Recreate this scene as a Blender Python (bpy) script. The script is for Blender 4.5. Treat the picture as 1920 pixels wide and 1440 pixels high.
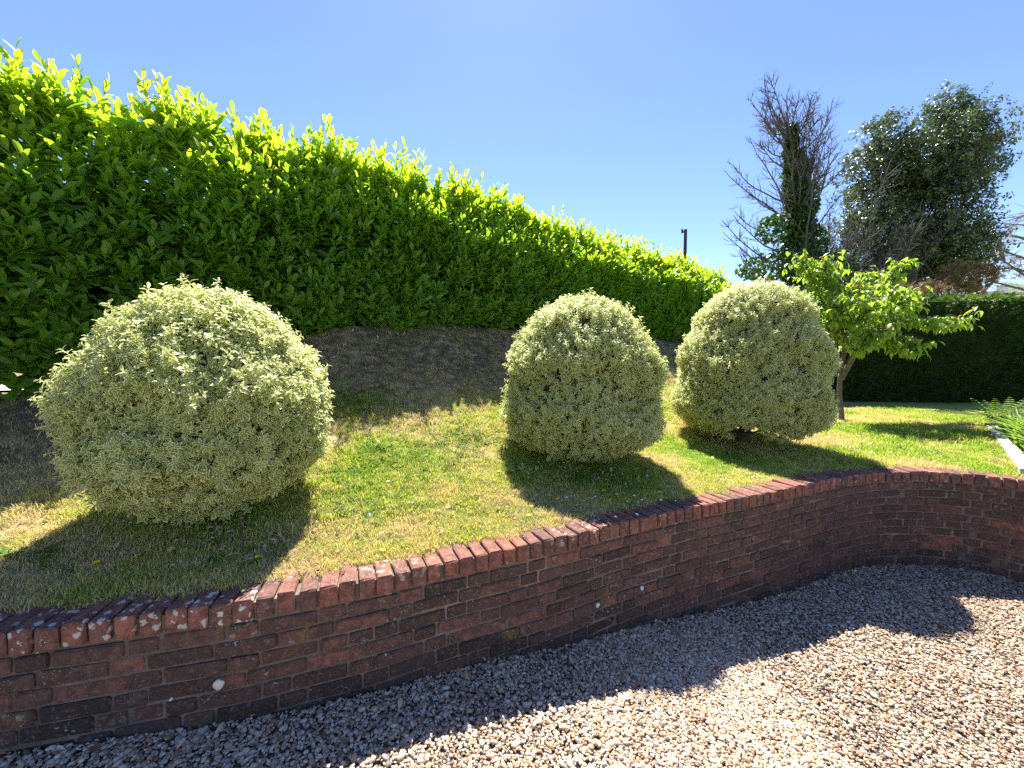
import bpy, bmesh, math, random
import numpy as np
from mathutils import Vector, Matrix

random.seed(7)
rng = np.random.default_rng(7)
R = math.radians
for o in list(bpy.data.objects): bpy.data.objects.remove(o)
scene = bpy.context.scene
C = scene.collection

# ------------------------------------------------------------------ camera, sky, sun, exposure
EYE = 1.65
FPX = 740.0                       # focal length in pixels of a 1920 wide picture
PITCH = math.atan(35 / 740)
cam_d = bpy.data.cameras.new('camera'); cam = bpy.data.objects.new('camera', cam_d); C.objects.link(cam)
cam_d.sensor_width = 36; cam_d.lens = FPX / 1920 * 36
cam_d.clip_start = 0.05; cam_d.clip_end = 2000
cam.location = (0, 0, EYE); cam.rotation_euler = (R(90) - PITCH, 0, 0)
scene.camera = cam

SUN_EL, SUN_AZ = R(58.0), R(-1.5)           # straight ahead of the camera, a touch to the left
sun_vec = Vector((math.sin(SUN_AZ) * math.cos(SUN_EL), math.cos(SUN_AZ) * math.cos(SUN_EL), math.sin(SUN_EL)))
world = bpy.data.worlds.new('World'); scene.world = world; world.use_nodes = True
wn = world.node_tree.nodes; wl = world.node_tree.links
bg = wn['Background']; sky = wn.new('ShaderNodeTexSky'); sky.sky_type = 'NISHITA'; sky.sun_disc = False
sky.sun_elevation = SUN_EL; sky.sun_rotation = SUN_AZ
sky.air_density = 1.0; sky.dust_density = 0.1; sky.ozone_density = 3.0
hs = wn.new('ShaderNodeHueSaturation'); hs.inputs['Saturation'].default_value = 1.12; hs.inputs['Hue'].default_value = 0.515
wl.new(sky.outputs[0], hs.inputs['Color']); wl.new(hs.outputs[0], bg.inputs[0]); bg.inputs[1].default_value = 0.075
sun_d = bpy.data.lights.new('sun', 'SUN'); sun_d.energy = 5.0; sun_d.angle = R(0.53); sun_d.color = (1, 0.95, 0.86)
sun = bpy.data.objects.new('sun', sun_d); C.objects.link(sun); sun.location = (0, 0, 30)
sun.rotation_euler = (-sun_vec).to_track_quat('-Z', 'Y').to_euler()
scene.view_settings.view_transform = 'Standard'; scene.view_settings.look = 'None'
scene.view_settings.exposure = 1.8; scene.view_settings.gamma = 1
scene.render.engine = 'CYCLES'
scene.cycles.max_bounces = 8; scene.cycles.transmission_bounces = 5; scene.cycles.diffuse_bounces = 6
scene.cycles.sample_clamp_indirect = 4; scene.cycles.use_denoising = False

# ------------------------------------------------------------------ pixel rays
_F = np.array([0, math.cos(PITCH), -math.sin(PITCH)]); _U = np.array([0, math.sin(PITCH), math.cos(PITCH)])
def ray(u, v): return np.array([1., 0, 0]) * (u - 960) / FPX + _U * (720 - v) / FPX + _F
def at_z(u, v, z): d = ray(u, v); return np.array([0, 0, EYE]) + d * ((z - EYE) / d[2])
def at_y(u, v, y): d = ray(u, v); return np.array([0, 0, EYE]) + d * (y / d[1])
def to_px(P):
    P = np.atleast_2d(P) - np.array([0, 0, EYE]); z = P @ _F; z = np.where(z < .05, .05, z)
    return 960 + FPX * P[:, 0] / z, 720 - FPX * (P @ _U) / z, z

# ------------------------------------------------------------------ helpers
def tag(o, label=None, cat=None, group=None, kind=None):
    if label: o['label'] = label
    if cat: o['category'] = cat
    if group: o['group'] = group
    if kind: o['kind'] = kind
    return o
def link(name, me, parent=None, mat=None, loc=None):
    o = bpy.data.objects.new(name, me); C.objects.link(o)
    if mat is not None and me is not None and len(me.materials) == 0: me.materials.append(mat)
    if loc is not None: o.location = loc
    if parent is not None:
        o.parent = parent; o.matrix_parent_inverse = Matrix.Translation(-Vector(parent.location))
    return o
def empty(name, loc, label, cat, group=None):
    o = bpy.data.objects.new(name, None); C.objects.link(o); o.location = loc; o.empty_display_size = .1
    return tag(o, label, cat, group)
def mesh(name, V, F, mat=None, uv=None, smooth=True):
    me = bpy.data.meshes.new(name)
    V = np.asarray(V, dtype=np.float32).reshape(-1, 3)
    me.from_pydata(V.tolist(), [], [list(map(int, f)) for f in F])
    if smooth: me.polygons.foreach_set('use_smooth', np.ones(len(me.polygons), dtype=bool))
    if uv is not None:
        l = me.uv_layers.new(name='UVMap'); idx = np.zeros(len(me.loops), dtype=np.int32)
        me.loops.foreach_get('vertex_index', idx)
        l.data.foreach_set('uv', np.asarray(uv, dtype=np.float32)[idx].ravel())
    if mat is not None: me.materials.append(mat)
    me.update(); return me
class MB:                                     # collects pieces into one mesh
    def __init__(s): s.V = []; s.F = []; s.UV = []; s.n = 0
    def add(s, V, F, uv=None):
        V = np.asarray(V, dtype=float).reshape(-1, 3)
        s.V.append(V); s.F += [[i + s.n for i in f] for f in F]
        s.UV.append(np.zeros((len(V), 2)) if uv is None else np.asarray(uv)); s.n += len(V)
    def tube(s, P, r, sides=6):
        P = np.asarray(P, dtype=float); n = len(P); r = np.broadcast_to(np.asarray(r, dtype=float), (n,))
        V = []; prev = None
        for i in range(n):
            t = P[min(i + 1, n - 1)] - P[max(i - 1, 0)]; t = t / (np.linalg.norm(t) + 1e-9)
            a = np.array([0, 0, 1.]) if abs(t[2]) < .9 else np.array([1., 0, 0])
            if prev is not None: a = prev
            x = a - t * (a @ t); x /= np.linalg.norm(x) + 1e-9; y = np.cross(t, x); prev = x
            for k in range(sides):
                q = 2 * math.pi * k / sides; V.append(P[i] + r[i] * (math.cos(q) * x + math.sin(q) * y))
        F = []
        for i in range(n - 1):
            for k in range(sides):
                k2 = (k + 1) % sides
                F.append([i * sides + k, i * sides + k2, (i + 1) * sides + k2, (i + 1) * sides + k])
        F.append(list(range(sides))[::-1]); F.append([(n - 1) * sides + k for k in range(sides)])
        s.add(V, F)
    def box(s, c, size, rz=0):
        x, y, z = np.array(size) / 2
        V = np.array([[a * x, b * y, d * z] for a in (-1, 1) for b in (-1, 1) for d in (-1, 1)])
        cs, sn = math.cos(rz), math.sin(rz); V = V @ np.array([[cs, sn, 0], [-sn, cs, 0], [0, 0, 1]]) + np.array(c)
        s.add(V, [[0, 1, 3, 2], [4, 6, 7, 5], [0, 4, 5, 1], [2, 3, 7, 6], [0, 2, 6, 4], [1, 5, 7, 3]])
    def mesh(s, name, mat=None, smooth=True):
        return mesh(name, np.concatenate(s.V), s.F, mat, np.concatenate(s.UV), smooth)

def curve(pts, n=12):                          # Catmull-Rom through points
    P = np.asarray(pts, dtype=float); P = np.vstack([2 * P[0] - P[1], P, 2 * P[-1] - P[-2]]); out = []
    m = len(P) - 3
    for i in range(m):
        p0, p1, p2, p3 = P[i:i + 4]
        for k in range(n):
            t = k / n
            out.append(.5 * (2 * p1 + (p2 - p0) * t + (2 * p0 - 5 * p1 + 4 * p2 - p3) * t * t + (3 * p1 - p0 - 3 * p2 + p3) * t ** 3))
    out.append(P[-2]); return np.array(out)
def sstep(a, b, x): t = np.clip((np.asarray(x, dtype=float) - a) / (b - a), 0, 1); return t * t * (3 - 2 * t)
def vnoise(x, y, f, seed=0):                   # value noise 0..1
    x = np.asarray(x) * f + seed * 17.3; y = np.asarray(y) * f - seed * 9.1
    i = np.floor(x); j = np.floor(y); u = x - i; v = y - j; u = u * u * (3 - 2 * u); v = v * v * (3 - 2 * v)
    h = lambda a, b: np.modf(np.abs(np.sin(a * 127.1 + b * 311.7 + seed * 74.7) * 43758.5453))[0]
    return (h(i, j) * (1 - u) + h(i + 1, j) * u) * (1 - v) + (h(i, j + 1) * (1 - u) + h(i + 1, j + 1) * u) * v
def fbm(x, y, f, seed=0, o=4): return sum(vnoise(x, y, f * 2 ** k, seed + k) * .5 ** k for k in range(o)) / sum(.5 ** k for k in range(o))
def norm(v): v = np.asarray(v, dtype=float); return v / (np.linalg.norm(v, axis=-1, keepdims=True) + 1e-9)
def frames(d, n):                              # rotation matrices with local Y = d and local Z near n
    d = norm(d); x = norm(np.cross(d, n)); z = np.cross(x, d); return np.stack([x, d, z], axis=-1)
def frames_z(z, spin):                         # local Z = z, spun about it
    z = norm(z); a = np.where(np.abs(z[:, 2:3]) < .9, np.array([[0, 0, 1.]]), np.array([[1., 0, 0]]))
    x = norm(np.cross(a, z)); y = np.cross(z, x); c = np.cos(spin)[:, None]; s = np.sin(spin)[:, None]
    return np.stack([x * c + y * s, -x * s + y * c, z], axis=-1)
def euler(M):
    y = -np.arcsin(np.clip(M[:, 2, 0], -1, 1)); x = np.arctan2(M[:, 2, 1], M[:, 2, 2]); z = np.arctan2(M[:, 1, 0], M[:, 0, 0])
    return np.stack([x, y, z], axis=-1)

def scatter(name, variants, P, M, S, T, parent=None, seed=0):
    """one object whose points carry copies of the variant meshes (geometry nodes)"""
    P = np.asarray(P, dtype=np.float32); n = len(P); off = np.array(parent.location) if parent is not None else np.zeros(3)
    me = bpy.data.meshes.new(name); me.vertices.add(n); me.vertices.foreach_set('co', P.ravel())
    def attr(nm, ty, key, arr):
        a = me.attributes.new(nm, ty, 'POINT'); a.data.foreach_set(key, np.asarray(arr).ravel())
    attr('rot', 'FLOAT_VECTOR', 'vector', euler(M).astype(np.float32))
    attr('scl', 'FLOAT', 'value', np.broadcast_to(S, (n,)).astype(np.float32))
    attr('tint', 'FLOAT', 'value', np.broadcast_to(T, (n,)).astype(np.float32))
    var = np.random.default_rng(seed + 3).integers(0, len(variants), n).astype(np.int32)
    attr('var', 'INT', 'value', var)
    g = bpy.data.node_groups.new(name + '_nodes', 'GeometryNodeTree')
    g.interface.new_socket('Geometry', in_out='INPUT', socket_type='NodeSocketGeometry')
    g.interface.new_socket('Geometry', in_out='OUTPUT', socket_type='NodeSocketGeometry')
    N = g.nodes; L = g.links; gi = N.new('NodeGroupInput'); go = N.new('NodeGroupOutput'); jn = N.new('GeometryNodeJoinGeometry')
    def named(nm, ty):
        q = N.new('GeometryNodeInputNamedAttribute'); q.data_type = ty; q.inputs['Name'].default_value = nm; return q.outputs['Attribute']
    rot = N.new('FunctionNodeEulerToRotation'); L.new(named('rot', 'FLOAT_VECTOR'), rot.inputs[0])
    scl = named('scl', 'FLOAT'); vr = named('var', 'INT')
    m2p = N.new('GeometryNodeMeshToPoints'); L.new(gi.outputs[0], m2p.inputs[0])
    for k, vm in enumerate(variants):
        ob = bpy.data.objects.new(vm.name, vm)
        oi = N.new('GeometryNodeObjectInfo'); oi.inputs['Object'].default_value = ob
        cmp_ = N.new('FunctionNodeCompare'); cmp_.data_type = 'INT'; cmp_.operation = 'EQUAL'
        ia = [s for s in cmp_.inputs if s.type == 'INT']; L.new(vr, ia[0]); ia[1].default_value = k
        ip = N.new('GeometryNodeInstanceOnPoints')
        L.new(m2p.outputs[0], ip.inputs['Points']); L.new(cmp_.outputs[0], ip.inputs['Selection'])
        L.new(oi.outputs['Geometry'], ip.inputs['Instance']); L.new(rot.outputs[0], ip.inputs['Rotation']); L.new(scl, ip.inputs['Scale'])
        L.new(ip.outputs[0], jn.inputs[0])
    L.new(jn.outputs[0], go.inputs[0])
    o = link(name, me, parent); md = o.modifiers.new('pieces', 'NODES'); md.node_group = g
    if len(me.materials) == 0: me.materials.append(variants[0].materials[0])
    o['kind'] = 'stuff'; return o
def pieces(name, variants, P, M, S, T, parent):
    """the same copies as single child objects sharing mesh data"""
    for i in range(len(P)):
        o = bpy.data.objects.new(name, variants[i % len(variants)]); C.objects.link(o)
        m = Matrix([list(M[i][k]) for k in range(3)]).to_4x4()
        o.parent = parent
        o.matrix_parent_inverse = Matrix.Translation(-Vector(parent.location))
        o.rotation_euler = m.to_euler(); o.location = P[i]; o.scale = (S[i],) * 3; o['tint'] = float(T[i])

# ------------------------------------------------------------------ materials
class Mat:
    def __init__(s, name):
        s.m = bpy.data.materials.new(name); s.m.use_nodes = True; s.N = s.m.node_tree.nodes; s.L = s.m.node_tree.links
        s.N.clear(); s.out = s.N.new('ShaderNodeOutputMaterial')
    def n(s, ty, **k):
        q = s.N.new(ty)
        for a, b in k.items(): setattr(q, a, b)
        return q
    def put(s, sock, v):
        if hasattr(v, 'is_output'): s.L.new(v, sock)
        elif v is not None: sock.default_value = v if not (isinstance(v, tuple) and len(v) == 3 and sock.type == 'RGBA') else (*v, 1)
    def attr(s, nm, ty='INSTANCER'): q = s.n('ShaderNodeAttribute', attribute_name=nm, attribute_type=ty); return q.outputs['Fac']
    def pos(s): return s.n('ShaderNodeNewGeometry').outputs['Position']
    def uv(s):
        q = s.n('ShaderNodeUVMap'); q.uv_map = 'UVMap'; x = s.n('ShaderNodeSeparateXYZ'); s.L.new(q.outputs[0], x.inputs[0]); return x.outputs[0], x.outputs[1]
    def noise(s, scale, detail=4, rough=.55, vec=None, out='Fac'):
        q = s.n('ShaderNodeTexNoise'); q.inputs['Scale'].default_value = scale; q.inputs['Detail'].default_value = detail; q.inputs['Roughness'].default_value = rough
        s.L.new(vec if vec is not None else s.pos(), q.inputs['Vector']); return q.outputs[out]
    def vor(s, scale, vec=None, out='Distance', feature='F1', rnd=1.0):
        q = s.n('ShaderNodeTexVoronoi', feature=feature); q.inputs['Scale'].default_value = scale; q.inputs['Randomness'].default_value = rnd
        s.L.new(vec if vec is not None else s.pos(), q.inputs['Vector']); return q.outputs[out]
    def math(s, op, a, b=None, c=None, clamp=False):
        q = s.n('ShaderNodeMath', operation=op, use_clamp=clamp); s.put(q.inputs[0], a)
        if b is not None: s.put(q.inputs[1], b)
        if c is not None: s.put(q.inputs[2], c)
        return q.outputs[0]
    def ss(s, x, a, b):
        q = s.n('ShaderNodeMapRange', interpolation_type='SMOOTHSTEP'); s.put(q.inputs[0], x); q.inputs[1].default_value = a; q.inputs[2].default_value = b
        return q.outputs[0]
    def mix(s, f, a, b, mode='MIX'):
        q = s.n('ShaderNodeMix', data_type='RGBA', blend_type=mode); s.put(q.inputs[0], f); s.put(q.inputs[6], a); s.put(q.inputs[7], b); return q.outputs[2]
    def ramp(s, f, stops, interp='LINEAR'):
        q = s.n('ShaderNodeValToRGB'); r = q.color_ramp; r.interpolation = interp
        while len(r.elements) < len(stops): r.elements.new(.5)
        for e, (p, c) in zip(r.elements, stops): e.position = p; e.color = (*c, 1)
        s.put(q.inputs[0], f); return q.outputs[0]
    def bump(s, h, strength=.3, dist=.01):
        q = s.n('ShaderNodeBump'); q.inputs['Strength'].default_value = strength; q.inputs['Distance'].default_value = dist; s.put(q.inputs['Height'], h); return q.outputs[0]
    def bsdf(s, col, rough=.6, spec=.5, normal=None, **kw):
        q = s.n('ShaderNodeBsdfPrincipled'); s.put(q.inputs['Base Color'], col); s.put(q.inputs['Roughness'], rough); q.inputs['Specular IOR Level'].default_value = spec
        if normal is not None: s.L.new(normal, q.inputs['Normal'])
        return q.outputs[0]
    def done(s, sh): s.L.new(sh, s.out.inputs[0]); return s.m
    def leafy(s, col, tcol, fac=.4, rough=.4, spec=.5, normal=None):
        t = s.n('ShaderNodeBsdfTranslucent'); s.put(t.inputs[0], tcol)
        m = s.n('ShaderNodeMixShader'); s.put(m.inputs[0], fac); s.L.new(s.bsdf(col, rough, spec, normal), m.inputs[1]); s.L.new(t.outputs[0], m.inputs[2])
        return s.done(m.outputs[0])
def plain(name, col, rough=.8, spec=.3, nscale=None, namt=.3):
    q = Mat(name); c = col
    if nscale: c = q.mix(q.math('MULTIPLY', q.noise(nscale), 1.0), tuple(x * (1 - namt) for x in col), tuple(min(1, x * (1 + namt)) for x in col))
    return q.done(q.bsdf(c, rough, spec, q.bump(q.noise(nscale * 3), .4, .01) if nscale else None))

def m_laurel():
    q = Mat('laurel_leaf'); t = q.attr('tint'); u, v = q.uv()
    rib = q.math('SUBTRACT', 1.0, q.ss(q.math('ABSOLUTE', q.math('SUBTRACT', u, .5)), .01, .06))
    col = q.ramp(t, [(0, (.100, .220, .028)), (.45, (.140, .275, .028)), (.8, (.200, .320, .028)), (1, (.29, .38, .035))])
    tr = q.ramp(t, [(0, (.16, .36, .012)), (.45, (.30, .54, .016)), (.8, (.55, .72, .022)), (1, (.78, .82, .04))])
    col = q.mix(q.math('MULTIPLY', rib, .45), col, (.20, .30, .06))
    return q.leafy(col, tr, q.math('ADD', .50, q.math('MULTIPLY', t, .12)), .38, .45)
def m_varieg():
    q = Mat('variegated_leaf'); t = q.attr('tint'); u, v = q.uv()
    a = q.math('ABSOLUTE', q.math('MULTIPLY', q.math('SUBTRACT', u, .5), 2.0))
    wob = q.math('MULTIPLY', q.math('SUBTRACT', q.noise(55, 2), .5), .5)
    e = q.math('MAXIMUM', a, q.math('MULTIPLY', q.math('SUBTRACT', v, .25), 1.15))
    m = q.ss(q.math('ADD', e, wob), .56, .70)
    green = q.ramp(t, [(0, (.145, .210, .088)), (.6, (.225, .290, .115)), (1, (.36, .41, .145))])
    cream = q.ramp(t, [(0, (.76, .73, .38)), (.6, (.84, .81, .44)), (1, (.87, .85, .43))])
    col = q.mix(m, green, cream)
    tr = q.mix(m, (.50, .60, .20), (.92, .89, .42))
    return q.leafy(col, tr, .50, .42, .4)
def m_simple_leaf(name, c0, c1, t0, t1, fac=.4, rough=.45, spec=.4):
    q = Mat(name); t = q.attr('tint')
    return q.leafy(q.ramp(t, [(0, c0), (1, c1)]), q.ramp(t, [(0, t0), (1, t1)]), fac, rough, spec)
def m_bark(name, c0, c1):
    q = Mat(name); n = q.noise(14, 5); return q.done(q.bsdf(q.mix(n, c0, c1), .9, .2, q.bump(q.noise(40, 4), .6, .01)))
def m_brick():
    q = Mat('weathered_brick'); t = q.attr('tint', 'OBJECT'); li = q.attr('lichen', 'OBJECT'); p = q.pos()
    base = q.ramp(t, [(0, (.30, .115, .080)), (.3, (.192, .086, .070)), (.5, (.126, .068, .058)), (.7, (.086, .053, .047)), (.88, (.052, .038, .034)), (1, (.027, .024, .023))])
    n1 = q.noise(26, 5, .65); n2 = q.noise(90, 4, .6); n3 = q.noise(7, 4, .6)
    c = q.mix(q.ss(n1, .32, .66), base, q.mix(.7, base, (.050, .032, .025)))
    c = q.mix(q.math('MULTIPLY', q.ss(q.noise(45, 5, .7), .52, .66), .55), c, q.mix(.5, base, (.30, .15, .09)))
    c = q.mix(q.math('MULTIPLY', q.ss(n2, .55, .8), .5), c, (.36, .16, .085))
    c = q.mix(q.math('MULTIPLY', q.ss(n3, .52, .75), .65), c, (.050, .034, .026))
    c = q.mix(q.math('MULTIPLY', q.ss(q.noise(5.3, 4, .6), .60, .74), .5), c, (.21, .135, .03))
    wp = q.n('ShaderNodeVectorMath', operation='ADD'); q.L.new(p, wp.inputs[0])
    sc = q.n('ShaderNodeVectorMath', operation='SCALE'); q.L.new(q.noise(60, 2, out='Color'), sc.inputs[0]); sc.inputs['Scale'].default_value = .034; q.L.new(sc.outputs[0], wp.inputs[1])
    def spots(scale, r0, r1, msk_scale, lo, hi):
        d = q.vor(scale, wp.outputs[0]); return q.math('MULTIPLY', q.math('SUBTRACT', 1.0, q.ss(d, r0, r1)), q.ss(q.noise(msk_scale, 2), lo, hi))
    sp = q.math('MAXIMUM', spots(38, .15, .24, 5, .56, .66), spots(95, .15, .26, 7, .54, .66))
    sp = q.math('MULTIPLY', sp, q.math('ADD', .6, q.math('MULTIPLY', li, .4)))
    d2 = q.vor(22, wp.outputs[0]); big = q.math('MULTIPLY', q.math('MULTIPLY', q.math('SUBTRACT', 1.0, q.ss(d2, .24, .36)), q.math('MAXIMUM', q.ss(q.noise(2.6, 2), .50, .60), q.math('SUBTRACT', li, 1.0, clamp=True))), q.math('MINIMUM', li, 1.0))
    c = q.mix(q.math('MULTIPLY', q.math('MAXIMUM', sp, big), .85), c, q.mix(n2, (.42, .41, .36), (.66, .66, .61)))
    h = q.math('ADD', q.math('MULTIPLY', n1, .6), q.math('MULTIPLY', n2, .5))
    return q.done(q.bsdf(c, .88, .25, q.bump(h, .7, .006)))
def m_mortar():
    q = Mat('mortar'); n = q.noise(18, 5, .6); n2 = q.noise(4, 3)
    c = q.mix(n, (.055, .045, .038), (.21, .165, .13)); c = q.mix(q.ss(n2, .52, .66), c, (.22, .165, .13))
    return q.done(q.bsdf(c, .95, .2, q.bump(q.noise(70, 4), .8, .006)))
def m_lawn():
    q = Mat('lawn_turf'); a = q.n('ShaderNodeAttribute', attribute_name='dry').outputs['Fac']
    n = q.noise(40, 4, .6); n2 = q.noise(9, 3, .6)
    d = q.math('ADD', a, q.math('MULTIPLY', q.math('SUBTRACT', n2, .5), .5), clamp=True)
    green = q.mix(n, (.17, .23, .035), (.30, .36, .06)); dry = q.mix(n, (.30, .235, .10), (.54, .44, .21))
    c = q.mix(q.ss(d, .25, .75), green, dry)
    b = q.n('ShaderNodeAttribute', attribute_name='bare').outputs['Fac']
    c = q.mix(q.math('MULTIPLY', b, q.ss(n2, .3, .6)), c, q.mix(n, (.038, .030, .024), (.105, .080, .062)))  # dark soil tone, which also deepens the hedge's shade in colour
    return q.done(q.bsdf(c, .95, .15, q.bump(q.noise(110, 3, .7), 1.0, .02)))
def m_grass():
    q = Mat('grass_blade'); t = q.attr('tint'); u, v = q.uv()
    c = q.ramp(t, [(0, (.15, .24, .03)), (.3, (.33, .39, .055)), (.55, (.54, .48, .13)), (.85, (.66, .53, .28)), (1, (.120, .092, .068))])
    tr = q.ramp(t, [(0, (.28, .52, .03)), (.35, (.56, .66, .06)), (.6, (.72, .66, .16)), (.85, (.62, .50, .22)), (1, (.17, .12, .075))])
    return q.leafy(c, tr, .35, .6, .2)
def m_pebble():
    q = Mat('pebble'); t = q.attr('tint')
    c = q.ramp(t, [(0, (.55, .47, .36)), (.16, (.44, .335, .225)), (.28, (.52, .465, .39)), (.42, (.39, .265, .155)), (.55, (.30, .165, .082)), (.68, (.44, .335, .22)), (.80, (.28, .235, .195)), (.89, (.34, .145, .065)), (.96, (.12, .09, .07))])
    n = q.noise(160, 3, .6); c = q.mix(q.math('MULTIPLY', q.ss(n, .5, .8), .45), c, (.24, .17, .10))
    return q.done(q.bsdf(c, .6, .35))
def m_gravel_base():
    q = Mat('gravel_bed'); d = q.vor(70, out='Color'); s = q.n('ShaderNodeSeparateXYZ'); q.L.new(d, s.inputs[0])
    c = q.ramp(s.outputs[0], [(0, (.10, .075, .05)), (.5, (.26, .20, .14)), (1, (.40, .35, .29))])
    return q.done(q.bsdf(c, .9, .2, q.bump(q.vor(70), 1., .02)))

MATS = {}
MATS['laurel'] = m_laurel(); MATS['varieg'] = m_varieg(); MATS['brick'] = m_brick(); MATS['mortar'] = m_mortar()
MATS['lawn'] = m_lawn(); MATS['grass'] = m_grass(); MATS['pebble'] = m_pebble(); MATS['gravel'] = m_gravel_base()
MATS['bark'] = m_bark('shrub_bark', (.045, .034, .026), (.11, .085, .065)); MATS['cherry_bark'] = m_bark('cherry_bark', (.075, .055, .045), (.19, .15, .12))
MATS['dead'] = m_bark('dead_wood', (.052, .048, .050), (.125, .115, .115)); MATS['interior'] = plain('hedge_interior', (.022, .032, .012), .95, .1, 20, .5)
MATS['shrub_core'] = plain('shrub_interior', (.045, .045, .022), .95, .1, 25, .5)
MATS['cherry'] = m_simple_leaf('cherry_leaf', (.095, .215, .024), (.24, .33, .045), (.32, .60, .035), (.56, .68, .06), .46, .35, .5)
MATS['bronze'] = m_simple_leaf('bronze_leaf', (.20, .11, .03), (.32, .22, .05), (.5, .25, .04), (.6, .4, .06), .4)
MATS['ivy'] = m_simple_leaf('ivy_leaf', (.018, .050, .010), (.055, .110, .018), (.05, .14, .01), (.13, .26, .02), .3, .35, .5)
MATS['poplar'] = m_simple_leaf('grey_leaf', (.036, .062, .028), (.085, .112, .060), (.08, .13, .04), (.18, .24, .08), .28, .28, .6)
MATS['cypress'] = m_simple_leaf('cypress_spray', (.020, .046, .014), (.075, .150, .016), (.03, .08, .005), (.20, .40, .02), .28, .5, .3)
MATS['browncon'] = m_simple_leaf('brown_needles', (.10, .085, .035), (.30, .185, .095), (.16, .14, .05), (.34, .2, .1), .3, .7, .2)
MATS['fern'] = m_simple_leaf('fern_frond', (.055, .130, .022), (.14, .24, .035), (.18, .38, .02), (.38, .56, .05), .4)
MATS['weed'] = m_simple_leaf('clover_leaf', (.055, .125, .022), (.13, .22, .04), (.16, .34, .02), (.30, .46, .05), .35, .75, .15)
MATS['litter'] = m_simple_leaf('dry_leaf', (.19, .085, .032), (.52, .42, .29), (.2, .1, .03), (.4, .3, .15), .2, .7, .2)

# ------------------------------------------------------------------ wall plan and levels, from the coping's front edge at z = COP
COP = 0.60
cop_px = [(0, 1189), (240, 1157), (375, 1138), (469, 1125), (615, 1099), (716, 1080), (840, 1052), (949, 1030), (1087, 1000), (1155, 982), (1297, 951), (1399, 932), (1515, 908), (1605, 891), (1669, 885), (1740, 885), (1819, 889)]
wp_ = [at_z(u, v, COP)[:2] for u, v in cop_px]
wp_ = [wp_[0] + np.array([-2.6, -.62]), wp_[0] + np.array([-1.2, -.29])] + wp_ + [np.array(p) for p in [(4.64, 3.60), (4.82, 3.32), (4.93, 2.95), (4.97, 2.4), (4.97, 1.2)]]
WALL = curve(wp_, 8)
for _ in range(3): WALL[1:-1] = .25 * WALL[:-2] + .5 * WALL[1:-1] + .25 * WALL[2:]
seg = np.linalg.norm(np.diff(WALL, axis=0), axis=1); WS = np.concatenate([[0], np.cumsum(seg)])
def wall_at(s):
    s = np.asarray(s, dtype=float); p = np.stack([np.interp(s, WS, WALL[:, 0]), np.interp(s, WS, WALL[:, 1])], -1)
    q = np.stack([np.interp(s + .04, WS, WALL[:, 0]), np.interp(s + .04, WS, WALL[:, 1])], -1) - np.stack([np.interp(s - .04, WS, WALL[:, 0]), np.interp(s - .04, WS, WALL[:, 1])], -1)
    t = norm(q); return p, t, np.stack([-t[..., 1], t[..., 0]], -1)      # point, tangent, inward (towards the lawn)
_wext = np.vstack([[WALL[0] + np.array([-300, -71])], WALL[::3], [WALL[-1]], [WALL[-1] + np.array([0, -300])]])
def wall_dist(x, y):                           # > 0 behind the wall face
    x = np.asarray(x, dtype=float).ravel(); y = np.asarray(y, dtype=float).ravel(); P = np.stack([x, y], -1)
    best = np.full(len(x), 1e9); sgn = np.ones(len(x))
    for a, b in zip(_wext[:-1], _wext[1:]):
        e = b - a; l2 = e @ e
        if l2 < 1e-9: continue
        t = np.clip(((P - a) @ e) / l2, 0, 1); d = P - (a + t[:, None] * e); dd = np.hypot(d[:, 0], d[:, 1])
        cr = e[0] * d[:, 1] - e[1] * d[:, 0]; m = dd < best; best[m] = dd[m]; sgn[m] = np.where(cr[m] >= 0, 1, -1)
    return best * sgn
def drive_z(x, y=None): return np.interp(x, [-6, -2.5, -1.46, -.66, 0, .5, .9, 1.35, 2.0, 2.7, 4.6, 8], [.30, .12, .063, .0, -.055, -.12, -.18, -.24, -.295, -.33, -.35, -.36])

# laurel hedge line (front of its foot), running away to the right
HS = 1.12
HA = np.array([-3.9, 3.05]) * HS; HB = np.array([6.4, 11.6]) * HS
HE = norm(HB - HA); HN = np.array([HE[1], -HE[0]]); HLEN = np.linalg.norm(HB - HA)
def on_hedge(u, v):                            # pixel -> (s, z) on the hedge face
    d = ray(u, v); o = np.array([0, 0, EYE]); t = ((HA - o[:2]) @ HN) / (d[:2] @ HN); p = o + d * t; return (p[:2] - HA) @ HE, p[2]
_b = np.array([on_hedge(*p) for p in [(0, 742), (110, 722), (350, 665), (620, 612), (800, 606), (950, 614), (1250, 632), (1330, 645)]])
_t = np.array([on_hedge(*p) for p in [(0, 150), (150, 185), (300, 215), (450, 245), (600, 285), (750, 325), (870, 360), (1000, 405), (1150, 470), (1280, 496), (1370, 525)]])
def hedge_base(s): return np.interp(s, _b[:, 0], _b[:, 1])
def hedge_top(s): return np.interp(s, _t[:, 0], _t[:, 1])

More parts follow.
